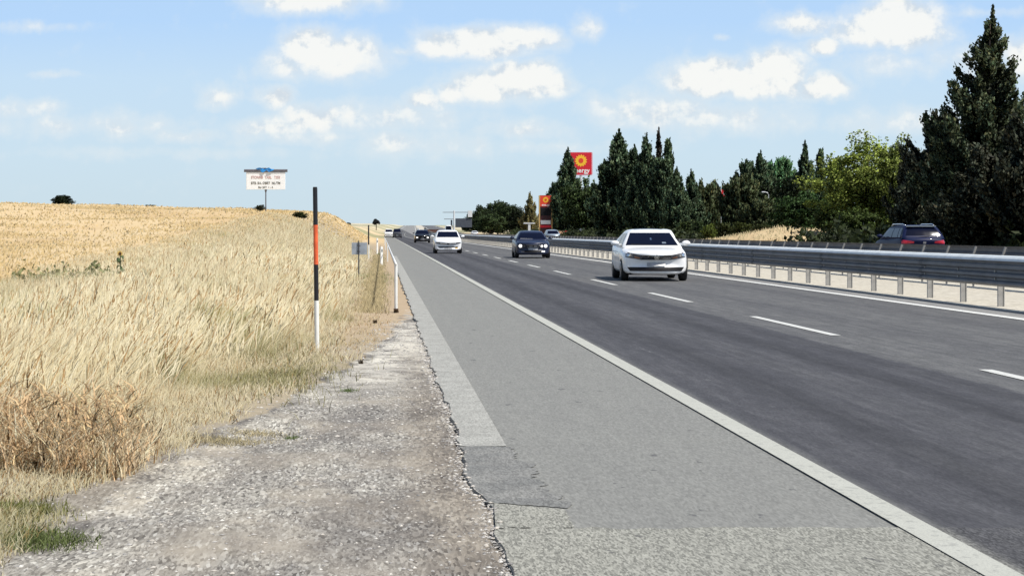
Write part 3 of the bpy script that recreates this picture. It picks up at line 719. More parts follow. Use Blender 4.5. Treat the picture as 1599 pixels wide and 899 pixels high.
make_car('suv', 'dark blue estate SUV seen from behind beyond the median guardrails', 'suv', (22.2, 68+2.3, 0), R(180-1.0), 'car_blue', 'suv', 4.6, 1.9, 1.67, 'suvrear', group=CARO, belt=.96)
make_car('car', 'white car mostly hidden behind the nearest white saloon', 'car', (17.85, 108, 0), R(180), 'car_white', 'hatch', 4.3, 1.8, 1.56, 'rear', group=CARO)
make_car('car', 'silver blue hatchback beyond the median next to the navy saloon', 'car', (20.2, 199, 0), R(180), 'car_silver', 'hatch', 4.2, 1.8, 1.62, 'rear', group=CARO)
make_car('car', 'tiny white car far along the opposite carriageway under the trees', 'car', (23.8, 430, 0), R(180), 'car_white', 'hatch', 4.2, 1.8, 1.55, 'rear', group=CARO)
make_car('van', 'tall white van far off behind the white compact car', 'van', (19.0, 480, .1), R(180), 'car_white', 'van', 5.4, 2.4, 3.0, 'rear', group=CARO, belt=1.1)

# ------------------------------------------------------------------ roadside furniture
def snow_pole(name, label, x, y, segs, r, lean=0, group='striped snow poles'):
    z0 = float(gh(x, y))-.02
    t = thing(name, label, 'pole', (x, y, z0), 0, group); t.rotation_euler = (0, lean, 0)
    z = 0
    for nm, h, m in segs:
        bm = bmesh.new(); tube(bm, [(0, 0, z), (0, 0, z+h)], r, 14); build(nm, bm, M[m], t, False); z += h
    bm = bmesh.new(); tube(bm, [(0, 0, z), (0, 0, z+.012)], r*.9, 14); build('cap', bm, M['black_paint'], t)
snow_pole('snow_pole', 'tall snow pole banded white, black, orange and black beside the gravel', -.76, 19.4, [('white_band', .62, 'white_paint'), ('black_band', .42, 'black_paint'), ('orange_band', .46, 'orange_paint'), ('black_band', .43, 'black_paint')], .027, R(-.7))
snow_pole('snow_pole', 'distant snow pole with black top and white foot near the marker posts', -.70, 85, [('white_band', .75, 'white_paint'), ('black_band', 1.0, 'black_paint')], .035)
def marker_post(label, x, y, h):
    z = float(gh(x, y)); t = thing('marker_post', label, 'marker post', (x, y, z), R(35), 'white marker posts along the verge')
    bm = bmesh.new(); v = box(bm, (0, 0, h/2), (.12, .05, h)); bmesh.ops.bevel(bm, geom=bm.edges[:], offset=.012, segments=2, affect='EDGES'); build('post', bm, M['white_paint'], t)
    bm = bmesh.new(); box(bm, (0, -.029, h*.8), (.06, .006, .12)); build('reflector', bm, M['chrome'], t)
marker_post('white marker post beside the slim left guardrail, nearer of two', -.03, 69, .78)
marker_post('white marker post in the verge, farther and taller of two', -.32, 104, 1.0)
def small_sign():
    x, y = -.73, 51.6; z = float(gh(x, y)); t = thing('small_road_sign', 'small grey plate sign seen from behind on a thin post', 'road sign', (x, y, z-.02))
    bm = bmesh.new(); tube(bm, [(0, 0, 0), (0, 0, 1.13)], .020, 10); build('post', bm, M['galv_dark'], t)
    bm = bmesh.new(); box(bm, (.02, .035, .89), (.48, .008, .37)); bmesh.ops.bevel(bm, geom=bm.edges[:], offset=.003, segments=1, affect='EDGES'); p = build('sign_panel', bm, M['grey_plate'], t)
    bm = bmesh.new(); box(bm, (0, .026, .98), (.10, .010, .03)); build('clamp', bm, M['galv'], p)
    bm = bmesh.new(); box(bm, (0, .026, .80), (.10, .010, .03)); build('clamp', bm, M['galv'], p)
small_sign()
def billboard():
    d = 132; x = (415-VX)*d/F; z = float(gh(x, d)); s = F/d
    zt = lambda py: H-(py-VY)/s - z
    t = thing('billboard', 'white field billboard on one thin pole with blue cloth over its top bar', 'billboard', (x, d, z))
    w = 61/s; z0, z1 = zt(296), zt(269)
    bm = bmesh.new(); box(bm, (0, 0, (z0+z1)/2), (w, .05, z1-z0)); bmesh.ops.bevel(bm, geom=bm.edges[:], offset=.02, segments=1, affect='EDGES'); build('board', bm, M['board_white'], t)
    bm = bmesh.new(); tube(bm, [(0, .06, -.1), (.0, .06, z1)], .045, 10); tube(bm, [(0, .02, z0-.02), (0, .02, z0-.22)], [.11, .045], 8); build('pole', bm, M['dark_bar'], t)
    bm = bmesh.new(); tube(bm, [(-1.72, 0, z1+.12), (1.72, 0, z1+.12)], .115, 12)
    tube(bm, [(-.55, 0, z1+.28), (.05, 0, z1+.30)], .05, 8)
    build('top_bar', bm, M['dark_bar'], t)
    bm = bmesh.new(); n = 16; rows = []
    for j in range(6):
        row = []
        for i in range(n+1):
            u = i/n; v = j/5; xx = -.72+1.30*u
            drop = .40*math.sin(math.pi*u)**.5*(.75+.35*math.sin(9*u))
            row.append(bm.verts.new((xx+.10*math.sin(7*v+4*u), -.13-.04*math.sin(14*u+3*v), z1+.30-v*drop+.06*math.sin(11*u))))
        rows.append(row)
    for j in range(5):
        for i in range(n): bm.faces.new((rows[j][i], rows[j][i+1], rows[j+1][i+1], rows[j+1][i]))
    build('blue_cloth', bm, M['tarp'], t, False)
    hh = z1-z0
    text_mesh('lettering', 'STONN8  TABL   7353', .30, M['text_red'], t, (0, -.035, z0+hh*.70), squeeze=.80)
    text_mesh('lettering', 'BTB. BA. OBRT  NL/TM', .27, M['text_grey'], t, (0, -.035, z0+hh*.37), squeeze=.86)
    text_mesh('lettering', 'Bay 20/T  1 - A', .19, M['text_grey'], t, (0, -.035, z0+hh*.13), squeeze=1.0)
billboard()
def sun_logo(parent, x, z, r, y):
    bm = bmesh.new(); n = 14; pts = []
    for k in range(n*4):
        a = 6.2832*k/(n*4); rr = r*(1.0 if k % 4 in (1, 2) else .82); pts.append((x+math.cos(a)*rr, y, z+math.sin(a)*rr))
    c = bm.verts.new((x, y, z)); vs = [bm.verts.new(p) for p in pts]
    for k in range(len(vs)): bm.faces.new((c, vs[k], vs[(k+1) % len(vs)]))
    e = build('emblem', bm, M['sign_yellow'], parent)
    bm = bmesh.new(); tube(bm, [(x, y-.012, z), (x, y-.024, z)], r*.40, 18); build('emblem_centre', bm, M['sign_orange'], e)
def totem_signs():
    X = 29.8; d = X*F/(852-VX); s = F/d; z = float(gh(X, d))
    zt = lambda py: H-(py-VY)/s-z
    t = thing('fuel_station_pylon', 'lower red fuel station price pylon with dark price panels', 'sign', (X, d, z))
    w = 17.5/s; top = zt(305)
    bm = bmesh.new(); box(bm, (0, .05, top/2-.25), (w, .35, top+.5)); build('pylon_body', bm, M['sign_maroon'], t)
    bm = bmesh.new()
    for sx in (-1, 1): box(bm, (sx*(w/2+.12), .05, top/2-.28), (.22, .42, top+.5))
    build('side_frame', bm, M['sign_tan'], t)
    bm = bmesh.new(); box(bm, (0, -.14, zt(314)), (w, .05, 17/s)); hd = build('header_panel', bm, M['sign_orange'], t)
    sun_logo(t, 0, zt(312), 4.6/s, -.175); text_mesh('lettering', 'energy', 4.6/s, M['board_white'], t, (0, -.175, zt(320)))
    bm = bmesh.new(); box(bm, (0, -.14, zt(347)), (w*.88, .04, 6/s)); build('white_price_panel', bm, M['board_white'], t)
    bm = bmesh.new(); box(bm, (0, -.15, zt(331)), (w*.92, .04, 11/s)); build('price_panel', bm, M['trim'], t)
    bm = bmesh.new(); box(bm, (0, -.14, zt(353.5)), (w, .05, 4/s)); build('red_panel', bm, M['sign_red'], t)
    # high square sign on a pole behind the trees
    d2 = 372; s = F/d2; X2 = (907-VX)/s; z = float(gh(X2, d2)); zt2 = lambda py: H-(py-VY)/s-z
    t = thing('fuel_station_sign', 'high square red sign with yellow sun emblem rising above the trees', 'sign', (X2, d2, z))
    w = 33/s; zc = zt2(255.5); h = 34/s
    bm = bmesh.new(); box(bm, (0, 0, zc), (w, .5, h)); build('sign_box', bm, M['sign_red'], t)
    bm = bmesh.new(); box(bm, (w/2+.12, .02, zc), (.22, .54, h)); box(bm, (0, .02, zc-h/2-.10), (w+.1, .5, .18)); box(bm, (0, .02, zc+h/2+.06), (w+.1, .5, .1)); build('sign_edge', bm, M['sign_lit_side'], t)
    sun_logo(t, .0, zt2(251), 9.6/s, -.27)
    text_mesh('lettering', 'energy', 10.0/s, M['board_white'], t, (-.02, -.27, zt2(266.5)))
    bm = bmesh.new(); tube(bm, [(0, .1, -1), (0, .1, zc-h/2)], .28, 12); build('pole', bm, M['gantry_pole'], t)
totem_signs()
def gantry():
    d = 500; s = F/d; X = (709-VX)/s+float(0); z = 0
    zt = lambda py: H-(py-VY)/s
    t = thing('sign_gantry', 'pale road sign mast with dark board far down the highway', 'sign gantry', (X, d, float(gh(X, d))))
    z = float(gh(X, d)); f = lambda py: zt(py)-z
    bm = bmesh.new(); tube(bm, [(0, 0, -.3), (0, 0, f(329))], [.30, .22], 10); build('mast', bm, M['gantry_pole'], t)
    bm = bmesh.new()
    for py, x0, x1 in ((331.5, -3.4, 5.0), (342, -3.0, 0)): tube(bm, [(x0, 0, f(py)), (x1, 0, f(py))], .09, 8)
    build('arm', bm, M['galv'], t)
    bm = bmesh.new(); box(bm, (2.9, .25, f(348)), (5.0, .12, 14/s)); box(bm, (-.75, .25, f(350)), (.5, .12, 13/s)); build('dark_board', bm, M['gantry_board'], t)
    bm = bmesh.new(); box(bm, (4.8, -.1, f(334)), (1.3, .2, 10/s)); build('light_board', bm, M['gantry_pole'], t)
gantry()
def t_post():
    d = 338; X = (826.5-VX)*d/F; z = float(gh(X, d)); t = thing('t_shaped_post', 'pale T-shaped post beside the brown tree and red pylon', 'post', (X, d, z)); s = F/d
    top = H-(348.5-VY)/s-z
    bm = bmesh.new(); box(bm, (0, 0, top/2), (.48, .3, top)); build('post', bm, M['gantry_pole'], t)
    bm = bmesh.new(); box(bm, (0, 0, top), (2.3, .5, .24)); build('crossbar', bm, M['gantry_pole'], t)
t_post()
def lamp():
    d = 217; X = (1200-VX)*d/F; z = float(gh(X, d)); s = F/d; t = thing('street_lamp', 'pale single-arm street lamp standing among the dark conifers', 'street lamp', (X, d, z)); top = H-(301-VY)/s-z
    bm = bmesh.new(); tube(bm, [(0, 0, 0), (0, 0, top-.2), (-.1, 0, top), (-.45, 0, top+.08)], [.09, .06, .05, .045], 8); build('pole', bm, M['gantry_pole'], t, True)
    bm = bmesh.new(); box(bm, (-.62, 0, top+.09), (.55, .22, .12)); bmesh.ops.bevel(bm, geom=bm.edges[:], offset=.03, segments=2, affect='EDGES'); build('lamp_head', bm, M['board_white'], t)
lamp()
def flag():
    d = 196; X = (1126-VX)*d/F; z = float(gh(X, d)); s = F/d; t = thing('flagpole', 'red flag with white crescent and star above the juniper tops', 'flag', (X, d, z)); top = H-(295-VY)/s-z
    bm = bmesh.new(); tube(bm, [(0, 0, 0), (0, 0, top)], .04, 8); build('pole', bm, M['gantry_pole'], t)
    bm = bmesh.new(); rows = []
    for j in range(5):
        rows.append([bm.verts.new((.04+i*.12, .06*math.sin(i*.9+j*.3), top-.05-j*.21-.02*i)) for i in range(10)])
    for j in range(4):
        for i in range(9): bm.faces.new((rows[j][i], rows[j][i+1], rows[j+1][i+1], rows[j+1][i]))
    f = build('flag_cloth', bm, M['flag'], t, True)
    bm = bmesh.new(); a_, b_ = [], []
    cx, cz = .42, top-.53
    for k in range(15):
        a = R(40+k*20); a_.append(bm.verts.new((cx+.20*math.cos(a), -.09, cz+.20*math.sin(a)))); b_.append(bm.verts.new((cx+.04+.155*math.cos(a), -.09, cz+.155*math.sin(a))))
    for k in range(14): bm.faces.new((a_[k], a_[k+1], b_[k+1], b_[k]))
    st = [bm.verts.new((cx+.26+(.085 if k % 2 == 0 else .035)*math.cos(R(180+36*k)), -.09, cz+(.085 if k % 2 == 0 else .035)*math.sin(R(180+36*k)))) for k in range(10)]; bm.faces.new(st)
    build('crescent_and_star', bm, M['board_white'], f)
flag()
def roadside_bits():
    d = 300; X = (876.5-VX)*d/F; z = float(gh(X, d)); s = F/d
    t = thing('notice_board', 'small peach notice board behind the guardrail below the trees', 'notice board', (X, d, z))
    bm = bmesh.new(); box(bm, (0, 0, H-(365-VY)/s-z), (1.15, .08, 8/s)); build('board', bm, M['peach'], t)
    bm = bmesh.new()
    for sx in (-.45, .45): box(bm, (sx, .06, .5), (.08, .06, 1.4))
    build('leg', bm, M['galv'], t)
    X = (884.5-VX)*d/F; t = thing('water_barrier', 'small red traffic barrier standing next to the peach notice board', 'barrier', (X, d, z))
    bm = bmesh.new(); v = box(bm, (0, 0, .62), (.75, .4, 1.25))
    for q in v:
        if q.co.z > 0: q.co.x *= .7 if q.co.z > .9 else 1; q.co.y *= .5 if q.co.z > .9 else 1
    bmesh.ops.bevel(bm, geom=bm.edges[:], offset=.04, segments=2, affect='EDGES'); build('barrier_body', bm, M['flag'], t)
    bm = bmesh.new(); box(bm, (0, -.19, .75), (.5, .03, .15)); build('reflective_band', bm, M['board_white'], t)
    X = (907-VX)*d/F; t = thing('utility_cabinet', 'small grey utility cabinet in the shade of the broadleaf tree', 'cabinet', (X, d, z)); s = F/d
    bm = bmesh.new(); box(bm, (0, 0, .85), (.6, .4, 1.7)); bmesh.ops.bevel(bm, geom=bm.edges[:], offset=.02, segments=1, affect='EDGES'); build('housing', bm, M['galv'], t)
    bm = bmesh.new(); box(bm, (0, -.205, .95), (.5, .012, 1.2)); build('door', bm, M['grey_plate'], t)
    # red brown wall
    d = 620; t = thing('boundary_wall', 'long low red brown wall beyond the road in the distance', 'wall', ((681-VX)*d/F, d, float(gh(20, d))))
    bm = bmesh.new(); box(bm, (0, 0, .6), (7, .4, 1.7)); build('wall', bm, M['brown_wall'], t)
    bm = bmesh.new(); box(bm, (0, 0, 1.5), (7.2, .5, .12)); build('coping', bm, M['seed_brown'], t)
roadside_bits()

# ------------------------------------------------------------------ trees
def quads_from(C, A, B):
    """leaf quads: centre C, half axes A,B (n,3)"""
    n = len(C); V = np.stack([C-A-B*.35, C+B, C+A-B*.35, C-B], 1).reshape(-1, 3)
    return V, np.arange(n*4).reshape(n, 4)
def rand_dirs(n, g, bias=(0, 0, 0)):
    v = g.normal(size=(n, 3))+np.array(bias); return v/np.linalg.norm(v, axis=1)[:, None]
def leaf_cloud(C, size, g, axis=None, elong=1.6):
    n = len(C); a = rand_dirs(n, g)
    b = rand_dirs(n, g) if axis is None else axis+.45*g.normal(size=(n, 3)); b /= np.linalg.norm(b, axis=1)[:, None]
    a = np.cross(a, b); a /= np.linalg.norm(a, axis=1)[:, None]+1e-9
    s = (size*g.uniform(.6, 1.3, n))[:, None]
    return quads_from(C, a*s*.5, b*s*.5*elong)
def tree_mesh_conifer(seed, h, r, nb=110, leaf=.24, col=(.028, .040, .022), spire=.8, upsweep=.75, low=.03, gap=.0, lean=0, dens=1.):
    g = np.random.default_rng(seed); C, AX, CV = [], [], []
    for i in range(nb):
        t = low+(1-low)*(1-(1-(i+.5)/nb)**.80); t = min(.995, t+g.uniform(-.015, .015)); z0 = t*h*.93
        env = r*((1-t)**spire)*(1.08 if t > .12 else .80+2.3*t)
        Lb = env*(g.uniform(.55, 1.0) if g.uniform() < .7 else g.uniform(1.0, 1.32))+.16; a = g.uniform(0, 6.2832)
        m = int(max(9, 30*Lb/max(r, 1)*dens)*3.2)
        u = g.uniform(.08, 1, m)**.75
        px = Lb*u; pz = z0+Lb*upsweep*(u**1.9)*(.9 if t < .8 else 1.2)-.10*Lb*np.sin(u*3.1)
        sp = .12*Lb*(1.1-u)**.7+.022*r
        P = np.stack([np.cos(a)*px, np.sin(a)*px, pz], 1)+g.normal(size=(m, 3))*np.array([1, 1, .75])*sp[:, None]*.62
        P[:, 0] += lean*(P[:, 2]/h)**2
        d = np.stack([np.cos(a)*np.ones(m)*.55, np.sin(a)*np.ones(m)*.55, .9+0*u], 1)
        # each point becomes a spray of leaves
        k = 6; PP = np.repeat(P, k, 0)+g.normal(size=(m*k, 3))*leaf*np.array([.5, .5, .95]); dd = np.repeat(d, k, 0)
        C.append(PP); AX.append(dd)
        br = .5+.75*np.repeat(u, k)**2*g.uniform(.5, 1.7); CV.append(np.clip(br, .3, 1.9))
    C = np.concatenate(C); AX = np.concatenate(AX); CV = np.concatenate(CV)
    m = 150; u = g.uniform(0, 1, m); C = np.concatenate([C, np.stack([lean*.9+g.normal(size=m)*.035*h/12*(1.6-u)+lean*.5*u, g.normal(size=m)*.035*h/12*(1.6-u), h*(.88+.125*u)], 1)]); AX = np.concatenate([AX, np.tile([0, 0, 1.], (m, 1))]); CV = np.concatenate([CV, np.full(m, .9)])
    # dense inner fill
    m = int(1500*dens); t = g.uniform(0, 1, m)**1.35*.88; a = g.uniform(0, 6.28, m); rr = r*.50*((1-t)**spire)*np.sqrt(g.uniform(0, 1, m))
    Ci = np.stack([np.cos(a)*rr+lean*t*t, np.sin(a)*rr, t*h], 1)
    V1, Q1 = leaf_cloud(C, leaf, g, AX); V2, Q2 = leaf_cloud(Ci, leaf*2.2, g)
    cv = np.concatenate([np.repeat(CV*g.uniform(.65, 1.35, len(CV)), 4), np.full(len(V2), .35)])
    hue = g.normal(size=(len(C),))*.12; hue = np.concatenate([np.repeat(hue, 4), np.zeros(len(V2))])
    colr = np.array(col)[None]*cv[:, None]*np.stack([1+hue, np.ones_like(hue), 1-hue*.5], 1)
    return np.concatenate([V1, V2]), np.concatenate([Q1, Q2+len(V1)]), np.clip(colr, 0, 1)
def tree_mesh_broad(seed, h, r, nc=70, per=150, leaf=.22, col=(.07, .10, .028), shoots=14, base=.12, flat=1., cr=.17):
    g = np.random.default_rng(seed); C, CV = [], []
    for i in range(nc):
        d = rand_dirs(1, g)[0]; q = g.uniform(.35, 1)**.5; cz = base+.5*(1-base)
        lob = 1+.18*math.sin(3*math.atan2(d[1], d[0])+seed)+.12*math.sin(5*d[2]*3+seed)
        p = np.array([d[0]*r*q*lob, d[1]*r*q*lob, h*(cz+d[2]*q*(1-base)*.47*lob*flat)])
        rad = cr*r*g.uniform(.6, 1.35); m = int(per*g.uniform(.6, 1.2))
        X = rand_dirs(m, g)*(g.uniform(.25, 1, m)**.45)[:, None]*rad*np.array([1.15, 1.15, .8]); C.append(p+X)
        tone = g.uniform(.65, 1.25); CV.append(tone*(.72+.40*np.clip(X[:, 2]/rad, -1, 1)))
    for i in range(shoots):
        a = g.uniform(0, 6.28); q = g.uniform(0, .75)*r; z0 = h*(.93-.35*(q/r)**2)-.3; ln = g.uniform(.10, .24)*h; m = 34
        u = g.uniform(0, 1, m); C.append(np.stack([np.cos(a)*q+g.normal(size=m)*.10+u*.15*np.cos(a)*ln, np.sin(a)*q+g.normal(size=m)*.10, z0+u*ln], 1)); CV.append(1.15+0*u)
    C = np.concatenate(C); CV = np.concatenate(CV)
    V1, Q1 = leaf_cloud(C, leaf, g, None, 1.15)
    m = 900; d = rand_dirs(m, g)*(g.uniform(0, .62, m))[:, None]; Ci = np.stack([d[:, 0]*r, d[:, 1]*r, h*(base+.5*(1-base))+d[:, 2]*h*.40], 1)
    V2, Q2 = leaf_cloud(Ci, leaf*2.0, g)
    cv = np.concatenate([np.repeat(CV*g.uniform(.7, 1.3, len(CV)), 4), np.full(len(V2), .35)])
    return np.concatenate([V1, V2]), np.concatenate([Q1, Q2+len(V1)]), np.clip(np.array(col)[None]*cv[:, None], 0, 1)
def trunk_bm(h, r, g, limbs=9, top=.92, lr=.2):
    bm = bmesh.new(); tube(bm, [(0, 0, -.3), (.02*h*g.uniform(-1, 1), .01*h, h*.3), (.02*h*g.uniform(-1, 1), 0, h*.6), (0, 0, h*top)], [r, r*.75, r*.45, r*.10], 9)
    for i in range(limbs):
        t = g.uniform(.18, .70); a = g.uniform(0, 6.28); L = h*lr*(1-t*.8)
        tube(bm, [(0, 0, h*t), (math.cos(a)*L*.5, math.sin(a)*L*.5, h*t+L*.3), (math.cos(a)*L, math.sin(a)*L, h*t+L*.75)], [r*.35, r*.2, r*.05], 6)
    return bm
PROTO = {}
def proto(key, kind, **kw):
    f = tree_mesh_conifer if kind == 'c' else tree_mesh_broad
    V, Q, c = f(**kw); PROTO[key] = (V, Q, c, kw['h'], kw['r'])
TG = 'trees beyond the far carriageway'
_made = {}
def tree(name, label, cat, key, px, top, X, halfw=None, tint=(1, 1, 1), rot=None, group=TG, zoff=0., h=None, d=None, trunk=True):
    """px,top: where the tree tip was seen; X: its distance right of the kerb line"""
    if d is None: d = X*F/(px-VX)
    else: X = (px-VX)*d/F
    z = float(gh(X, d)); s = F/d; hh = h if h else H-(top-VY)/s-z
    V, Q, c, ph, pr = PROTO[key]
    sx = (halfw/s)/pr if halfw else hh/ph
    t = thing(name, label, cat, (X, d, z+zoff), rot if rot is not None else (abs(hash((px, top))) % 628)/100, group)
    mk = (key, tint)
    if mk not in _made:
        gg = np.random.default_rng(1); nq = np.repeat(gg.normal(size=(len(V)//4, 3))*.55, 4, 0); zc = ph*.35
        nr = np.stack([V[:, 0], V[:, 1], (V[:, 2]-zc)*.35], 1); nr /= np.linalg.norm(nr, axis=1)[:, None]+1e-6
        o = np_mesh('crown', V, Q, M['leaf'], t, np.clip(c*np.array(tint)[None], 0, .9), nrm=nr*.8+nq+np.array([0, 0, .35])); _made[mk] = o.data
        g = np.random.default_rng(abs(int(px))); tr = build('trunk', trunk_bm(ph, ph*.018+.04, g, lr=min(.22, .5*pr/ph)), M['bark'], t) if trunk else None; _made[mk+('t',)] = tr.data if tr else None
    else:
        o = link_mesh('crown', _made[mk], None, t); tr = link_mesh('trunk', _made[mk+('t',)], None, t) if _made[mk+('t',)] else None
    for k in (o, tr):
        if k: k.scale = (sx, sx, hh/ph)
    return t
DK = (.082, .125, .066)
proto('big', 'c', seed=11, h=14.2, r=4.4, nb=150, leaf=.14, col=(.092, .116, .060), spire=1.0, upsweep=.75, dens=1.6, low=.02, lean=.5)
proto('con1', 'c', seed=21, h=13, r=3.6, nb=150, leaf=.23, col=DK, spire=.86, upsweep=.85, dens=1.25)
proto('con2', 'c', seed=22, h=13, r=3.0, nb=120, leaf=.23, col=DK, spire=.95, upsweep=.9, dens=1.25)
proto('con4', 'c', seed=29, h=12, r=4.0, nb=150, leaf=.23, col=DK, spire=.58, upsweep=.8, dens=1.3)
proto('con3', 'c', seed=23, h=9, r=3.0, nb=95, leaf=.17, col=(.066, .074, .048), spire=.62, upsweep=.8, dens=1.3)
proto('slim', 'c', seed=24, h=12, r=1.1, nb=90, leaf=.30, col=DK, spire=.5, upsweep=1.6, dens=1.2)
proto('spindly', 'c', seed=25, h=14, r=1.0, nb=60, leaf=.22, col=(.05, .042, .035), spire=.8, upsweep=1.8, dens=.35)
proto('juniper', 'c', seed=26, h=6, r=3.0, nb=95, leaf=.24, col=(.090, .112, .050), spire=.42, upsweep=.8, dens=1.1)
proto('lime', 'b', seed=31, h=8.7, r=3.7, nc=120, per=150, leaf=.17, col=(.40, .49, .10), shoots=34, base=.10, cr=.20)
proto('broad1', 'b', seed=32, h=8, r=4.0, nc=85, per=130, leaf=.30, col=(.105, .16, .050), shoots=8, base=.05, cr=.22)
proto('broad2', 'b', seed=33, h=8, r=4.5, nc=85, per=130, leaf=.34, col=(.065, .10, .038), shoots=3, base=.02, cr=.22)
proto('shrub', 'b', seed=34, h=2, r=1.6, nc=34, per=70, leaf=.14, col=(.075, .105, .03), shoots=8, base=.02, cr=.30)
C_, B_, S_ = 'conifer', 'broadleaf tree', 'shrub'
tree('conifer', 'very tall black green cypress at the right edge, ragged curved tip', C_, 'big', 1546, 8, 34, halfw=120, rot=1.0)
tree('conifer', 'wide dark conifer at the left foot of the tallest cypress', C_, 'con3', 1462, 172, 33.5, halfw=62, rot=.4)
tree('conifer', 'dark conifer cut off by the right edge of the photo', C_, 'con3', 1625, 168, 33, halfw=80, rot=2.2)
tree('conifer', 'low dark conifer behind the blue SUV', C_, 'con3', 1430, 232, 35, halfw=46, rot=3.3)
tree('conifer', 'dark conifer filling the gap right of the blue SUV', C_, 'con3', 1540, 225, 31.5, halfw=75, rot=5.1)
tree('broadleaf_tree', 'bright yellow green broadleaf tree with loose upright shoots', B_, 'lime', 1356, 228, 37, halfw=78, rot=.5)
tree('broadleaf_tree', 'yellow green tree between the bright one and the dark cypress', B_, 'lime', 1405, 232, 38.5, halfw=46, rot=2.5, tint=(.8, .8, .9))
tree('broadleaf_tree', 'darker green tree at the lower left of the yellow green one', B_, 'broad1', 1312, 308, 39, halfw=44, rot=1.5, tint=(.8, .85, .8))
tree('conifer', 'pointed black conifer, tallest of the middle distance clump', C_, 'con2', 1257, 219, 52, halfw=26, rot=1.1)
tree('conifer', 'very slim dark cypress just right of the pointed black conifer', C_, 'slim', 1281, 234, 52, halfw=8)
tree('conifer', 'dark conifer with a thin spire above the street lamp', C_, 'con1', 1188, 235, 54, halfw=32, rot=2.)
tree('conifer', 'sloping dark conifer at the left end of the middle clump', C_, 'con4', 1166, 249, 55, halfw=32, rot=.2)
tree('conifer', 'blue green conifer with double top behind the street lamp', C_, 'con4', 1224, 244, 60, halfw=30, tint=(1.5, 2.0, 1.7), rot=3.)
tree('conifer', 'blue green conifer between the thin spire and the double top', C_, 'con4', 1205, 250, 58, halfw=26, tint=(1.5, 2.0, 1.7), rot=4.)
tree('broadleaf_tree', 'rounded dark tree behind the slim cypress', B_, 'broad2', 1300, 258, 62, halfw=40, rot=.9)
tree('broadleaf_tree', 'mid green rounded tree right of the street lamp', B_, 'broad1', 1255, 300, 44, halfw=42, rot=2.2, tint=(.75, .95, .9))
tree('broadleaf_tree', 'mid green rounded tree directly under the street lamp', B_, 'broad1', 1215, 312, 44, halfw=32, rot=4.2, tint=(.75, .95, .9))
tree('juniper', 'olive green juniper right of the red flag', C_, 'juniper', 1157, 284, 41, halfw=31)
tree('juniper', 'olive juniper left of the red flag', C_, 'juniper', 1103, 292, 40, halfw=28, rot=2.)
tree('juniper', 'olive juniper directly behind the red flag', C_, 'juniper', 1131, 297, 43, halfw=26, rot=1.2)
tree('juniper', 'low olive juniper above the sandy mound', C_, 'juniper', 1188, 318, 41, halfw=30, rot=4.)
tree('conifer', 'dark conifer with blunt twin tips right of the central group', C_, 'con1', 1079, 264, 37, halfw=26, rot=5.)
tree('conifer', 'broad dark conifer forming the left side of the central group', C_, 'con1', 967, 202, 34, halfw=46, rot=.3)
tree('conifer', 'dark conifer just behind the left one of the central group', C_, 'con1', 991, 226, 35.5, halfw=38, rot=2.6)
tree('conifer', 'conifer with crooked spire in the middle of the central group', C_, 'con1', 1010, 208, 34.5, halfw=34, rot=1.3)
tree('conifer', 'thin half bare brownish spire rising from the central group', C_, 'spindly', 1029, 200, 36, halfw=9)
tree('conifer', 'slim black spire at the right of the brownish one', C_, 'slim', 1043, 219, 35, halfw=9, rot=1.)
tree('conifer', 'dark conifer under the two slim spires', C_, 'con4', 1034, 244, 34, halfw=32, rot=4.4)
tree('conifer', 'shorter dark conifer at the right of the central group', C_, 'con2', 1057, 260, 34, halfw=24, rot=3.)
tree('conifer', 'dark conifer standing in front of the high red sign', C_, 'con2', 887, 230, 34, halfw=30, rot=2.4)
tree('conifer', 'short dark conifer left of the one before the red sign', C_, 'con4', 870, 282, 36, halfw=20, rot=1.4)
tree('broadleaf_tree', 'green rounded tree below the high red sign', B_, 'broad1', 915, 280, 33.5, halfw=32, rot=.6)
tree('broadleaf_tree', 'dark green tree between the red sign and the central conifers', B_, 'broad2', 940, 312, 36, halfw=24, rot=1.6)
tree('conifer', 'brownish conifer immediately left of the red price pylon', C_, 'con1', 828, 299, 39, halfw=15, tint=(3.2, 1.9, 1.6))
tree('broadleaf_tree', 'nearly black round tree left of the brownish conifer', B_, 'broad2', 806, 327, 36, halfw=13, tint=(.45, .45, .5))
tree('broadleaf_tree', 'tallest rounded tree of the distant green wood', B_, 'broad2', 777, 318, 37, halfw=24, rot=.7)
tree('broadleaf_tree', 'rounded tree in front of the tallest one in the distant wood', B_, 'broad1', 765, 334, 33, halfw=22, rot=1.9, tint=(.85, .85, 1))
tree('broadleaf_tree', 'rounded tree at the left end of the distant green wood', B_, 'broad2', 742, 334, 36, halfw=17, rot=2.9)
tree('broadleaf_tree', 'lowest tree at the left tip of the distant green wood', B_, 'broad2', 729, 345, 34, halfw=11, rot=3.9)
tree('broadleaf_tree', 'rounded tree at the right of the distant green wood', B_, 'broad2', 796, 322, 40, halfw=22, rot=4.9)
tree('broadleaf_tree', 'second tree from the left in the distant green wood', B_, 'broad2', 755, 324, 38, halfw=16, rot=5.9)
tree('shrub', 'lime green shrub behind the guardrail left of the sandy mound', S_, 'shrub', 1106, 350, 33, halfw=13, tint=(2.0, 1.9, 1.2), group='shrubs along the far verge')
tree('broadleaf_tree', 'small leafy green tree over the right end of the sandy mound', B_, 'broad1', 1335, 325, 33.5, halfw=30, tint=(1.2, 1.15, .9), rot=3.1)
tree('shrub', 'lime green shrub at the foot of the yellow green tree', S_, 'shrub', 1345, 352, 34, halfw=18, tint=(1.9, 1.8, 1.2), group='shrubs along the far verge', rot=1)
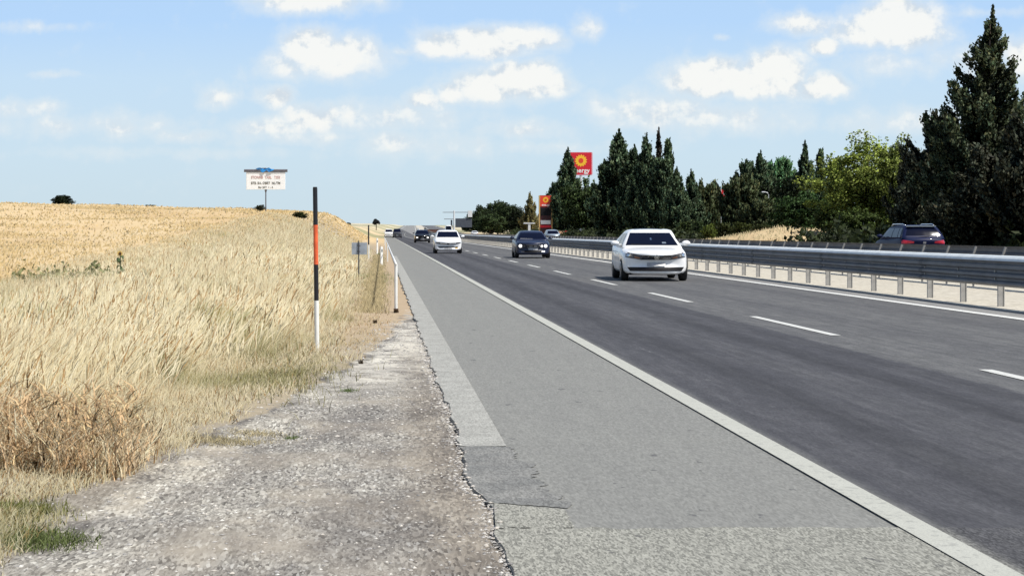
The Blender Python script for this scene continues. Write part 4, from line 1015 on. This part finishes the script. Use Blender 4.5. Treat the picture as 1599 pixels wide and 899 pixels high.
for i, (px, top, hwid, lab, tn) in enumerate([(1072, 345, 20, 'green shrub right of the white saloon roof', (1, 1, 1)), (1050, 347, 14, 'shrub just above the roof of the nearest white saloon', (.9, .9, 1)), (1092, 345, 15, 'dull green shrub left of the lime shrub', (.8, .9, 1)), (1128, 346, 20, 'olive shrub under the flag', (.9, .8, .8)), (1160, 347, 20, 'low green shrub at the left tip of the sandy mound', (1.1, 1, .8)), (1190, 350, 16, 'olive shrub on the sandy mound slope', (.9, .8, .8))]):
    tree('shrub', lab, S_, 'shrub', px, top, 34+i*.3, halfw=hwid, tint=tn, group='shrubs along the far verge', rot=i*1.1)
# background screen of trees so no bright gap shows under the crowns
for i, (px, top, hwid, lab) in enumerate([(880, 330, 24, 'dark tree behind the red pylon foot'), (905, 320, 26, 'dark tree behind the utility cabinet'), (985, 300, 34, 'dark round tree behind the central conifers'), (1040, 305, 34, 'dark round tree behind the right of the central conifers'), (1125, 305, 30, 'dark tree behind the flag'), (1180, 290, 36, 'dark tree behind the spired conifer'), (1240, 285, 36, 'dark tree behind the mid green rounded trees'), (1385, 280, 48, 'dark tree behind the yellow green ones'), (1480, 260, 60, 'dark tree behind the tallest cypress'), (1570, 250, 60, 'dark tree behind the cypress at the right edge')]):
    tree('broadleaf_tree', lab, B_, 'broad2', px, top, 46+(i % 3)*3, halfw=hwid, tint=(.5, .5, .5), rot=i*.7)
# skyline vegetation on the left field and far away
def left_tree(name, label, cat, key, px, top, d, hwid, tint=(1, 1, 1), group=None):
    X = (px-VX)*d/F; z = float(gh(X, d)); s = F/d
    V, Q, c, ph, pr = PROTO[key]; hh = max(.6, H-(top-VY)/s-z)
    return tree(name, label, cat, key, px, top, X, halfw=hwid, tint=tint, d=d, h=hh, group=group, trunk=True)
left_tree('field_tree', 'round dark tree alone on the left skyline of the field', 'tree', 'broad2', 98, 306, 262, 17, (.6, .6, .7))
left_tree('bush', 'low dark bush on the field skyline right of the round tree', 'bush', 'shrub', 187, 318.5, 270, 12, (.6, .6, .8))
left_tree('bush', 'brownish brush on the field skyline left of the billboard', 'bush', 'shrub', 237, 319.5, 262, 13, (1.1, .75, .8))
left_tree('bush', 'dark bush hanging on the crest of the roadside bank', 'bush', 'shrub', 468, 337, 128, 13, (.8, .75, .7))
left_tree('bush', 'small dark bush on the skyline beside the billboard pole', 'bush', 'shrub', 405, 325, 140, 8, (.8, .6, .8))
def umbrella_tree(px, top, base, d, hwid, label):
    s = F/d; X = (px-VX)/s; z = min(float(gh(X, d)), H-(base-VY)/s); t = thing('distant_tree', label, 'tree', (X, d, z), 0, 'lone trees on the horizon'); hh = H-(top-VY)/s-z
    g = np.random.default_rng(int(px)); n = 1500; dd = rand_dirs(n, g)*(g.uniform(.3, 1, n)**.5)[:, None]; w = hwid/s
    C = np.stack([dd[:, 0]*w, dd[:, 1]*w, hh*(.74-.14*dd[:, 0]**2)+dd[:, 2]*hh*.22*(1+.3*np.sin(4*dd[:, 0]+px))], 1); V, Q = leaf_cloud(C, w*.2, g)
    np_mesh('crown', V, Q, M['leaf'], t, np.full((len(V), 3), .035)*np.array([[.9, 1.1, 1.2]]))
    bm = bmesh.new(); tube(bm, [(0, 0, -1), (0, 0, hh*.6)], w*.12, 7); build('trunk', bm, M['bark'], t)
umbrella_tree(587.5, 341.5, 351, 640, 6, 'umbrella shaped tree on the horizon left of the road')
umbrella_tree(544.5, 347, 354.5, 560, 3.6, 'small dark tree on the horizon above the grey plate sign')
umbrella_tree(530, 344, 352, 600, 1.6, 'tiny thin tree on the horizon, leftmost of three')

# ------------------------------------------------------------------ grass
def blades(base, h, w, lean, az, c0, c1, segs=3, head=None):
    n = len(base); side = np.stack([np.cos(az), np.sin(az), np.zeros(n)], 1); Vs, Cs = [], []
    for k in range(segs+1):
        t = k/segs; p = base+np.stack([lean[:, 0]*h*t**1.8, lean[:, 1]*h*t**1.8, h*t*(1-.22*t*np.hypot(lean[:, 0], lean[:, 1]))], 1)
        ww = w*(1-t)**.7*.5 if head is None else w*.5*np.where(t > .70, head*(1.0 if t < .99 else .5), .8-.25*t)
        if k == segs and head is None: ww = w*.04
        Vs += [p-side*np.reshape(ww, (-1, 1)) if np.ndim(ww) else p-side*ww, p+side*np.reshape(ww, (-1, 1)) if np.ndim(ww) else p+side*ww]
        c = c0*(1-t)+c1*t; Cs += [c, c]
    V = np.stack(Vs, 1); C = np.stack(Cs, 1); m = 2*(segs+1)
    i0 = (np.arange(n)*m)[:, None]; Q = np.concatenate([np.stack([i0[:, 0]+2*k, i0[:, 0]+2*k+1, i0[:, 0]+2*k+3, i0[:, 0]+2*k+2], 1) for k in range(segs)])
    return V.reshape(-1, 3), Q, C.reshape(-1, 3)
def upn(V):
    gg = np.random.default_rng(2); n = len(V); return gg.normal(size=(n, 3))*.42+np.array([.1, -.30, .55])
def join(parts):
    Vs, Qs, Cs, o = [], [], [], 0
    for V, Q, C in parts: Vs.append(V); Qs.append(Q+o); Cs.append(C); o += len(V)
    return np.concatenate(Vs), np.concatenate(Qs), np.concatenate(Cs)
g = np.random.default_rng(5)
STRAW = np.array([.69, .595, .365]); PALE = np.array([.86, .785, .57]); BROWN = np.array([.36, .22, .095]); GREEN = np.array([.24, .25, .075]); RED = np.array([.80, .53, .29])
def lognoise(X, Y, s): return .5+.5*wob(X, Y, s)
def palette(n, X, Y, green=0.):
    a = g.uniform(0, 1, (n, 1)); c = STRAW*(1-a)+PALE*a
    b = (g.uniform(0, 1, n) < .16)[:, None]; c = np.where(b, BROWN*g.uniform(.8, 1.5, (n, 1)), c)
    gm = np.clip(lognoise(X, Y, .9)*1.6-.9+green, 0, .9)[:, None]*g.uniform(.3, 1, (n, 1)); return c*(1-gm)+GREEN*gm
# tall dry grass on the bank
def scatter(n, y0, y1, lo=-.245, pad=-.6, inner=0.):
    Y = y0*(y1/y0)**g.uniform(0, 1, n); xr = xb(Y)-inner; xl = lo*Y+pad; X = xl+(xr-xl)*g.uniform(0, 1, n); return X, Y
parts = []
X, Y = scatter(250000, 9.4, 140, inner=.55)
keep = (g.uniform(0, 1, len(X)) < sst((xb(Y)-.45-X)/1.3)*.9+.1*(X < xb(Y)-.5)) & (X > -7.6-1.0*(Y > 40)) & (Y < 125) & ((Y > 10.2) | (X < -1.9))
X, Y = X[keep], Y[keep]; n = len(X)
depth = sst((xb(Y)-.5-X)/1.6)
hgt = (.12+.42*depth)*g.uniform(.40, 1.30, n)*(.62+.75*lognoise(X, Y, .55)); hgt *= np.interp(X, [-7.5, -6.2, -5], [.30, .5, .9])
cl = palette(n, X, Y, -.12+.30*(1-depth)*(Y < 30)); w = (.0021+.00025*Y)*g.uniform(.7, 1.3, n)
lean = np.stack([np.clip(.14+.34*g.normal(size=n), -.7, .8), np.clip(.34*g.normal(size=n), -.7, .7)], 1)
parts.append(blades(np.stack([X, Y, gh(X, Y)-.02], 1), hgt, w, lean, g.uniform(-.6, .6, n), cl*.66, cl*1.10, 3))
# seed heads on slender stalks
X, Y = scatter(42000, 9.6, 60, inner=.9); keep = (g.uniform(0, 1, len(X)) < sst((xb(Y)-.8-X)/1.2)) & (X > -7.2); X, Y = X[keep], Y[keep]; n = len(X)
cl = palette(n, X, Y, -.5)*1.05; hgt = g.uniform(.42, .78, n)*np.interp(X, [-7.5, -6, -4], [.28, .45, .95]); w = (.0014+.00017*Y)*g.uniform(.8, 1.3, n)
lean = np.stack([np.clip(.22+.22*g.normal(size=n), -.2, .6), np.clip(.2*g.normal(size=n), -.5, .5)], 1); hgt = hgt*np.clip(.45+(xb(Y)-X)*.25, .45, 1)
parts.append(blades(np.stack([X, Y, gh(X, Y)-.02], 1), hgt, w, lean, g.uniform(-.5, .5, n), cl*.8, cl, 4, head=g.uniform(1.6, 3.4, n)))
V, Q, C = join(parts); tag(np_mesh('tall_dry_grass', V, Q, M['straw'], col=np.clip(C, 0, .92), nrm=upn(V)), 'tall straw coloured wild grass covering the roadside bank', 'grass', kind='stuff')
# rusty broad leaved clump near the camera
X = g.uniform(-3.4, -1.42, 5200); Y = 9.35+g.uniform(0, 1.5, 5200)**1.1; keep = X < xb(Y)-.02+.1*g.normal(size=len(X)); X, Y = X[keep], Y[keep]; n = len(X)
cl = (RED*(1-(a := g.uniform(0, 1, (n, 1))))+PALE*a)*g.uniform(.75, 1.3, (n, 1)); hgt = g.uniform(.16, .50, n)*np.interp(X, [-3.4, -2.2, -1.4], [1.1, 1.05, .55])
lean = g.normal(size=(n, 2))*.55; parts = [blades(np.stack([X, Y, gh(X, Y)-.01], 1), hgt, g.uniform(.006, .015, n), lean, g.uniform(0, 3.14, n), cl*.85, cl*1.05, 4)]
m = 2600; X = g.uniform(-3.3, -1.5, m); Y = g.uniform(9.3, 10.8, m); b = np.stack([X, Y, gh(X, Y)+g.uniform(.05, .40, m)], 1); cl = (RED*.9+STRAW*.25)*g.uniform(.6, 1.2, (m, 1))
parts.append(blades(b, g.uniform(.05, .16, m), g.uniform(.008, .016, m), g.normal(size=(m, 2))*1.6, g.uniform(0, 3.14, m), cl, cl*1.1, 3))
V, Q, C = join(parts); tag(np_mesh('rusty_grass_clump', V, Q, M['straw'], col=np.clip(C, 0, .92), nrm=upn(V)), 'rust brown tangled dry grass at the left beside the gravel', 'grass', kind='stuff')
# short grass between bank and gravel
parts = []
X, Y = scatter(90000, 6.6, 75, inner=-.12, pad=-.3); nz = lognoise(X, Y, 1.6); edge = xb(Y)-X
keep = (g.uniform(0, 1, len(X)) < np.clip(sst((edge+.05+.28*(nz-.5))/.40), 0, 1)*np.where(Y < 9.2, .95*sst((nz-.30)/.25), .9)) & (X < .22) & ~((Y > 9.05) & (Y < 9.35) & (nz < .45)) & (X > -3.2-.05*Y)
X, Y = X[keep], Y[keep]; n = len(X)
cl = palette(n, X, Y, .10*(Y < 20)+.0); cl = np.where(((X > -.55) & (Y > 20))[:, None], cl*.75+np.array([.16, .10, .05]), cl)
hgt = g.uniform(.03, .13, n)*np.where(Y < 9.4, .75, 1)*np.where((X > -.5) & (Y > 19), .55, 1.1); w = (.004+.00038*Y)*g.uniform(.7, 1.3, n); lean = np.stack([.15+.5*g.normal(size=n), .5*g.normal(size=n)], 1)
parts.append(blades(np.stack([X, Y, gh(X, Y)-.01], 1), hgt, w, lean, g.uniform(-1, 1, n), cl*.7, cl, 2))
def tuft(x, y, rx, ry, n, h0, h1, c):
    X = x+g.normal(size=n)*rx; Y = y+g.normal(size=n)*ry; cl = c*g.uniform(.7, 1.3, (n, 1))
    return blades(np.stack([X, Y, gh(X, Y)-.01], 1), g.uniform(h0, h1, n), g.uniform(.004, .009, n), g.normal(size=(n, 2))*.6, g.uniform(0, 3.14, n), cl*.7, cl, 2)
G2 = np.array([.13, .20, .045])
def gp(px, py): d = fH/(py-VY); return ((px-VX)*d/F, d)
for px, py, rx, ry, n, h0, h1, c in ((592, 440, .14, 8, 500, .05, .16, GREEN*.7+STRAW*.3), (543, 609, .035, .09, 260, .01, .04, G2), (456, 680, .03, .05, 200, .01, .035, G2), (60, 845, .10, .12, 1500, .02, .07, G2*.8+STRAW*.12), (20, 800, .12, .14, 1800, .02, .08, GREEN), (340, 686, .17, .10, 1900, .01, .05, STRAW*.9), (400, 675, .12, .08, 900, .01, .04, STRAW), (330, 560, .5, .7, 1500, .12, .30, GREEN*.7+STRAW*.25), (440, 590, .32, 1.2, 1300, .05, .16, GREEN*.6+STRAW*.3), (225, 610, .10, .2, 900, .25, .5, GREEN*.8), (585, 435, .3, 5, 1500, .03, .12, G2*1.5), (592, 402, .12, 12, 1500, .05, .16, G2*1.6), (560, 432, .5, 1.2, 700, .05, .16, G2*1.4)):
    x, y = gp(px, py); parts.append(tuft(x, y, rx, ry, n, h0, h1, c))
m = 5200; Y = 28.6*(95/28.6)**g.uniform(0, 1, m); X = -.20+g.normal(size=m)*.13; cl = (STRAW*.62+BROWN*.25+GREEN*.12)*g.uniform(.6, 1.3, (m, 1))
parts.append(blades(np.stack([X, Y, gh(X, Y)-.01], 1), g.uniform(.04, .20, m), .004+.0003*Y, g.normal(size=(m, 2))*.4, g.uniform(-1, 1, m), cl*.8, cl, 2))  # extra tufts added here to break up the railing's shadow
V, Q, C = join(parts); tag(np_mesh('short_dry_grass', V, Q, M['straw'], col=np.clip(C, 0, .92), nrm=upn(V)), 'short straw and green grass along the gravel edge', 'grass', kind='stuff')
# field stubble
n = 80000; Y = 24*(300/24)**g.uniform(0, 1, n); X = -5.5-(.25*Y+6-5.5)*g.uniform(0, 1, n); X = np.where(Y > 60, (-.245*Y-3)*g.uniform(0, 1, n)-2.2, X); nz = lognoise(X, Y, .25)
keep = g.uniform(0, 1, n) < .25+.6*sst((nz-.3)/.5); X, Y = X[keep], Y[keep]; n = len(X)
cl = STRAW*np.array([1.02, .91, .77])*g.uniform(.85, 1.1, (n, 1)); cl = np.where((g.uniform(0, 1, n) < .12)[:, None], STRAW*.72, cl)
V, Q, C = blades(np.stack([X, Y, gh(X, Y)-.02], 1), g.uniform(.04, .13, n)*(1+Y/240), (.006+.0007*Y)*g.uniform(.8, 1.8, n), np.stack([.2+.4*g.normal(size=n), .3*g.normal(size=n)], 1), g.uniform(-.6, .6, n), cl*.85, cl, 1)
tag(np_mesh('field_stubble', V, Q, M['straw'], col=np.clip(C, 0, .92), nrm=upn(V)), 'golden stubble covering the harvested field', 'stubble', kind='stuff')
# dry grass on the sandy mound and right verge
n = 16000; Y = 60*(420/60)**g.uniform(0, 1, n); X = g.uniform(27.8, 41, n); mnd = np.exp(-((X-37)/8)**2-((Y-152)/22)**2); cl = STRAW*g.uniform(.6, 1.0, (n, 1)); cl = np.where((mnd < .2)[:, None] & (X > 29.5)[:, None], np.array([.10, .105, .045])*g.uniform(.5, 1.5, (n, 1)), cl)
V, Q, C = blades(np.stack([X, Y, gh(X, Y)-.02], 1), g.uniform(.08, .32, n), (.01+.0005*Y)*g.uniform(.8, 1.6, n), g.normal(size=(n, 2))*.35, g.uniform(-.6, .6, n), cl*.8, cl, 1)
tag(np_mesh('far_verge_grass', V, Q, M['straw'], col=np.clip(C, 0, .92), nrm=upn(V)), 'dry grass on the sandy mound beyond the far carriageway', 'grass', kind='stuff')
# dark undergrowth below the trees
n = 60000; Y = 62*(430/62)**g.uniform(0, 1, n); X = g.uniform(31.0, 40, n); mnd = np.exp(-((X-37)/8)**2-((Y-152)/22)**2)
keep = (mnd < .25) & (g.uniform(0, 1, n) < .25+.9*lognoise(X, Y, .35)); X, Y = X[keep], Y[keep]; n = len(X)
V, Q = leaf_cloud(np.stack([X, Y, gh(X, Y)+g.uniform(0, 1, n)**1.3*(.5+1.3*lognoise(X+40, Y, .5))], 1), .30, g); cc = np.repeat(np.array([.035, .048, .018])*g.uniform(.4, 1.7, (n, 1)), 4, 0)
tag(np_mesh('undergrowth', V, Q, M['leaf'], col=cc), 'dark green undergrowth along the foot of the far trees', 'undergrowth', kind='stuff')
# green weeds row at the field edge
n = 5200; xx = g.uniform(20, 195, n); dY = 33+g.normal(size=n)*1.3; X = (xx-VX)*dY/F; den = sst((lognoise(X, dY*.3, 3.2)-.25)/.5)*(.35+.65*(xx-20)/175)
keep = g.uniform(0, 1, n) < den; X, dY = X[keep], dY[keep]; n = len(X); Zg = gh(X, dY)+.12+g.uniform(0, 1, n)*.36*lognoise(X*1.3, dY, 3.1)
V, Q = leaf_cloud(np.stack([X, dY, Zg], 1), .065, g); cc = np.repeat((np.array([.21, .22, .10])*g.uniform(.5, 1.5, (n, 1))), 4, 0)
tag(np_mesh('green_weeds', V, Q, M['leaf'], col=cc), 'dusty green weeds in a low band at the field edge', 'weeds', kind='stuff')
def sunflower():
    d = 33.2; X = (188-VX)*d/F; z = float(gh(X, d)); t = thing('sunflower', 'small sunflower plant with yellow bloom at the end of the weed band', 'sunflower', (X, d, z)); s = F/d
    top = H-(396-VY)/s-z
    bm = bmesh.new(); tube(bm, [(0, 0, 0), (.01, 0, top*.5), (.0, -.02, top)], [.012, .010, .007], 7); build('stem', bm, M['plant_green'], t)
    bm = bmesh.new(); gg = random.Random(3)
    for k in range(26):
        a = gg.uniform(0, 6.28); zz = top*gg.uniform(.25, .92); L = gg.uniform(.07, .13); c, sn = math.cos(a), math.sin(a)
        p = [(0, 0, zz), (c*L*.5-sn*L*.32, sn*L*.5+c*L*.32, zz+.03), (c*L, sn*L, zz-.02-gg.uniform(0, .04)), (c*L*.5+sn*L*.32, sn*L*.5-c*L*.32, zz+.03)]
        bm.faces.new([bm.verts.new(q) for q in p])
    build('leaf', bm, M['plant_green'], t)
    bm = bmesh.new(); zc = top+.0
    for k in range(16):
        a = 6.283*k/16; b = a+.2; p = [(0, -.045, zc), (.035*math.cos(a-.16), -.05, zc+.035*math.sin(a-.16)), (.075*math.cos(a), -.055, zc+.07*math.sin(a)), (.035*math.cos(a+.16), -.05, zc+.035*math.sin(a+.16))]
        bm.faces.new([bm.verts.new(q) for q in p])
    f = build('petals', bm, M['yellow_petal'], t)
    bm = bmesh.new(); tube(bm, [(0, -.04, zc), (0, -.062, zc)], .03, 12); build('flower_centre', bm, M['seed_brown'], f)
sunflower()
def dry_weed(px, py, label, h, w):
    x, d = gp(px, py); z = float(gh(x, d)); gg = np.random.default_rng(px); n = 60
    b = np.stack([gg.normal(size=n)*w*.25, gg.normal(size=n)*w*.25, np.full(n, -.01)], 1)
    c = np.array([.07, .05, .03])*gg.uniform(.6, 1.6, (n, 1)); V, Q, C = blades(b, gg.uniform(.4, 1, n)*h, np.full(n, .012*d/20), gg.normal(size=(n, 2))*.35, gg.uniform(0, 3, n), c, c, 2)
    o = np_mesh('dry_weed', V, Q, M['leaf'], col=C); o.location = (x, d, z); tag(o, label, 'weed', 'dark little weeds on the sandy verge')
dry_weed(618, 487, 'tiny dark weed at the foot of the first left rail post', .10, .06)
dry_weed(586, 503, 'tiny dark weed alone on the sandy verge', .09, .06)
dry_weed(564, 567, 'tiny dark weed nearest the pale gravel', .07, .04)
def thistle(px, py, h, label):
    d = 30; x = (px-VX)*d/F; z = float(gh(x, d)); t = thing('dry_stalk', label, 'dry plant', (x, d, z))
    bm = bmesh.new(); tube(bm, [(0, 0, 0), (.02, 0, h*.5), (.05, 0, h)], [.008, .006, .004], 6)
    for k in range(5): tube(bm, [(.02+.005*k, 0, h*(.45+.09*k)), (.05+.02*k*(-1)**k, 0, h*(.55+.09*k))], [.005, .003], 5)
    build('stem', bm, M['bark'], t)
thistle(262, 405, .72, 'single thin dry stalk standing above the grass right of the sunflower')

# ------------------------------------------------------------------ loose stones
def stones():
    gg = np.random.default_rng(9); n = 5200; Y = 5.2*(26/5.2)**gg.uniform(0, 1, n); X = xb(Y)-.3+(.50-xb(Y)+.3)*gg.uniform(0, 1, n)
    ye = 5.5*(24/5.5)**gg.uniform(0, 1, 2600); X = np.concatenate([X, .515+edge_j(ye)-np.abs(gg.normal(size=2600))*.05+.012]); Y = np.concatenate([Y, ye]); n = len(X)
    s = (.0035+.010*gg.uniform(0, 1, n)**3.0)*(.8+Y/30)
    base = np.array([[1, 0, 0], [-1, 0, 0], [0, 1, 0], [0, -1, 0], [0, 0, 1], [0, 0, -1.]]); 
    V = base[None]*gg.uniform(.6, 1.3, (n, 6, 1))*s[:, None, None]*np.array([1.2, 1.0, .5]); a = gg.uniform(0, 6.28, n); ca, sa = np.cos(a)[:, None], np.sin(a)[:, None]
    V = np.stack([V[..., 0]*ca-V[..., 1]*sa, V[..., 0]*sa+V[..., 1]*ca, V[..., 2]], -1); V += np.stack([X, Y, np.where(X > .522+edge_j(Y), .004, gh(X, Y))+s*.12], 1)[:, None]
    Fc = np.array([[0, 2, 4], [2, 1, 4], [1, 3, 4], [3, 0, 4], [2, 0, 5], [1, 2, 5], [3, 1, 5], [0, 3, 5]]); Q = (Fc[None]+(np.arange(n)*6)[:, None, None]).reshape(-1, 3)
    tag(np_mesh('gravel_stones', V.reshape(-1, 3), Q, M['stone']), 'loose grey and white gravel stones on the verge', 'gravel', kind='stuff')
stones()

# ------------------------------------------------------------------ light and sky
EL, AZ = R(56), R(-36)         # sun from the right (+X), slightly behind the camera
sd = Vector((math.cos(EL)*math.cos(AZ), math.cos(EL)*math.sin(AZ), math.sin(EL)))
sl = bpy.data.lights.new('sun', 'SUN'); sl.energy = 4.9; sl.angle = R(.55); sl.color = (1, .955, .88)
so = bpy.data.objects.new('sun', sl); COL.objects.link(so); so.rotation_euler = (-sd).to_track_quat('-Z', 'Y').to_euler(); so.location = (30, -20, 50)
w = bpy.data.worlds.new('World'); scene.world = w; w.use_nodes = True; T = w.node_tree; bg = T.nodes['Background']; bg.inputs['Strength'].default_value = .12
sky = T.nodes.new('ShaderNodeTexSky'); sky.sky_type = 'NISHITA'; sky.sun_disc = False; sky.sun_elevation = EL; sky.sun_rotation = math.atan2(sd.x, sd.y); sky.altitude = 100
class W(NT):
    def __init__(s): s.t = T
N = W(); tc = N.n('ShaderNodeTexCoord').outputs['Generated']; x, y, z = N.xyz(tc)
ys_ = N.math('MAXIMUM', y, .05); u = N.math('DIVIDE', x, ys_); v = N.math('DIVIDE', z, ys_)
# "sky chart": x,y in hundreds of photo pixels measured along the road direction
sx = N.math('MULTIPLY_ADD', u, 26., 5.97); sy = N.math('MULTIPLY_ADD', v, -26., 3.615)
cmb = N.n('ShaderNodeCombineXYZ'); N.l(sx, cmb.inputs[0]); N.l(sy, cmb.inputs[1]); SP = cmb.outputs[0]
wv = N.noise(SP, 1.8, 5, .6, outp=1)
vm = N.n('ShaderNodeVectorMath'); vm.operation = 'MULTIPLY_ADD'; N.l(wv, vm.inputs[0]); vm.inputs[1].default_value = (.42, .30, 0); vm.inputs[2].default_value = (-.21, -.15, 0)
vs = N.n('ShaderNodeVectorMath'); vs.operation = 'ADD'; N.l(vm.outputs[0], vs.inputs[0]); N.l(SP, vs.inputs[1]); WP = vs.outputs[0]
blobs = [(485, -4, 90, 24, .9), (485, 72, 42, 30, .9), (520, 92, 75, 34, .85), (455, 104, 55, 24, .6), (572, 80, 26, 26, .7), (750, 66, 80, 24, 1.), (815, 58, 55, 18, .95), (700, 76, 50, 17, .8), (640, 82, 60, 8, .4), (917, 45, 22, 18, .6),
 (815, 124, 46, 30, 1.15), (770, 134, 70, 26, .85), (845, 132, 40, 20, 1.), (662, 158, 30, 18, .8), (705, 146, 30, 18, .75), (640, 182, 110, 24, .5), (490, 186, 48, 24, .7), (420, 198, 60, 18, .65), (545, 184, 40, 26, .6), (428, 150, 26, 18, .8), (340, 155, 32, 16, .6), (480, 212, 130, 14, .48),
 (1110, 126, 62, 28, 1.15), (1128, 106, 30, 20, .9), (1212, 114, 44, 32, 1.15), (1170, 132, 80, 24, .95), (1284, 137, 34, 20, 1.), (1408, 38, 62, 36, 1.2), (1370, 48, 60, 26, 1.0), (1255, 38, 48, 16, .75), (1288, 72, 28, 14, .8), (1330, 52, 50, 20, .6),
 (1385, 105, 70, 22, .5), (1510, 92, 60, 22, .55), (1600, 95, 40, 34, .7), (1130, 60, 14, 6, .5), (1020, 172, 100, 28, .62), (1130, 185, 130, 24, .52), (960, 190, 60, 16, .45), (150, 196, 170, 18, .5), (30, 172, 80, 14, .5), (290, 210, 60, 12, .5), (640, 225, 120, 22, .5), (820, 200, 80, 14, .5), (880, 230, 120, 10, .3), (1420, 190, 120, 20, .5), (60, 42, 70, 8, .4), (90, 118, 40, 6, .4), (1540, 22, 60, 8, .4), (300, 240, 240, 10, .3)]
def field_at(P):
    acc = None
    for (px, py, rx, ry, st) in blobs:
        mp = N.n('ShaderNodeMapping'); N.l(P, mp.inputs[0]); mp.inputs['Scale'].default_value = (100/rx/1.22, 100/ry/1.18, 1); mp.inputs['Location'].default_value = (-px/rx/1.22, -py/ry/1.18, 0)
        ln = N.n('ShaderNodeVectorMath'); ln.operation = 'LENGTH'; N.l(mp.outputs[0], ln.inputs[0])
        o = N.rng(ln.outputs['Value'], 0, 1.75, st, 0)
        acc = o if acc is None else N.math('MAXIMUM', acc, o)
    return acc
fld = field_at(WP)
fb = N.noise(SP, 1.9, 8, .58)
dens = N.math('MULTIPLY_ADD', fb, 1.05, N.math('SUBTRACT', fld, .56))
alpha = N.rng(dens, .0, .42)
# crisper where the cloud is thick and high
core = N.rng(dens, .30, .72)
lit = N.rng(N.math('SUBTRACT', dens, N.math('MULTIPLY', N.math('SUBTRACT', N.noise(N.off(SP, (-.05, .14, 0)), 1.9, 8, .58), fb), 3.4)), .10, .80)
el = N.math('MULTIPLY', v, 1.)   # 0 horizon .. .14 top of frame
cr = N.n('ShaderNodeValToRGB'); N.l(N.rng(el, -.01, .16, 0, 1, False), cr.inputs[0]); E = cr.color_ramp.elements
def srgb(r, g_, b): return tuple(((c/255)/12.92 if c/255 <= .04045 else ((c/255+.055)/1.055)**2.4) for c in (r, g_, b))+(1,)
E[0].position = 0.; E[0].color = srgb(206, 222, 232); E[1].position = 1.; E[1].color = srgb(180, 213, 249)
for p_, c_ in ((.12, srgb(204, 223, 233)), (.33, srgb(204, 226, 240)), (.6, srgb(198, 224, 246)), (.8, srgb(183, 216, 251))): e = E.new(p_); e.color = c_
hz = cr.outputs[0]
ccol = N.mix(lit, srgb(212, 222, 231), srgb(250, 250, 246)); ccol = N.mix(core, N.mix(.45, hz, srgb(232, 238, 240)), ccol)
low = N.rng(v, .0, .055, .35, 1)
skyc = N.mix(N.math('MULTIPLY', N.math('MULTIPLY', alpha, low), .93), hz, ccol)
# scale to compensate the 0.1 background strength, blend into the Nishita dome higher up
k = N.n('ShaderNodeVectorMath'); k.operation = 'SCALE'; N.l(skyc, k.inputs[0]); k.inputs['Scale'].default_value = 8.33
fin = N.mix(N.rng(z, .16, .42), k.outputs[0], sky.outputs[0])
fin = N.mix(N.rng(y, .02, .25), sky.outputs[0], fin)
T.links.new(fin, bg.inputs['Color'])

# ------------------------------------------------------------------ camera
cam = bpy.data.cameras.new('camera'); co = bpy.data.objects.new('camera', cam); COL.objects.link(co); scene.camera = co
co.location = (0, 0, H); co.rotation_euler = (R(90), 0, 0); cam.sensor_width = 36; cam.lens = F/1599*36
cam.shift_x = (799.5-VX)/1599; cam.shift_y = -(449.5-VY)/1599; cam.clip_end = 20000; cam.clip_start = .1
scene.view_settings.view_transform = 'Standard'; scene.view_settings.look = 'None'; scene.view_settings.exposure = 0
scene.cycles.max_bounces = 6; scene.cycles.transparent_max_bounces = 4
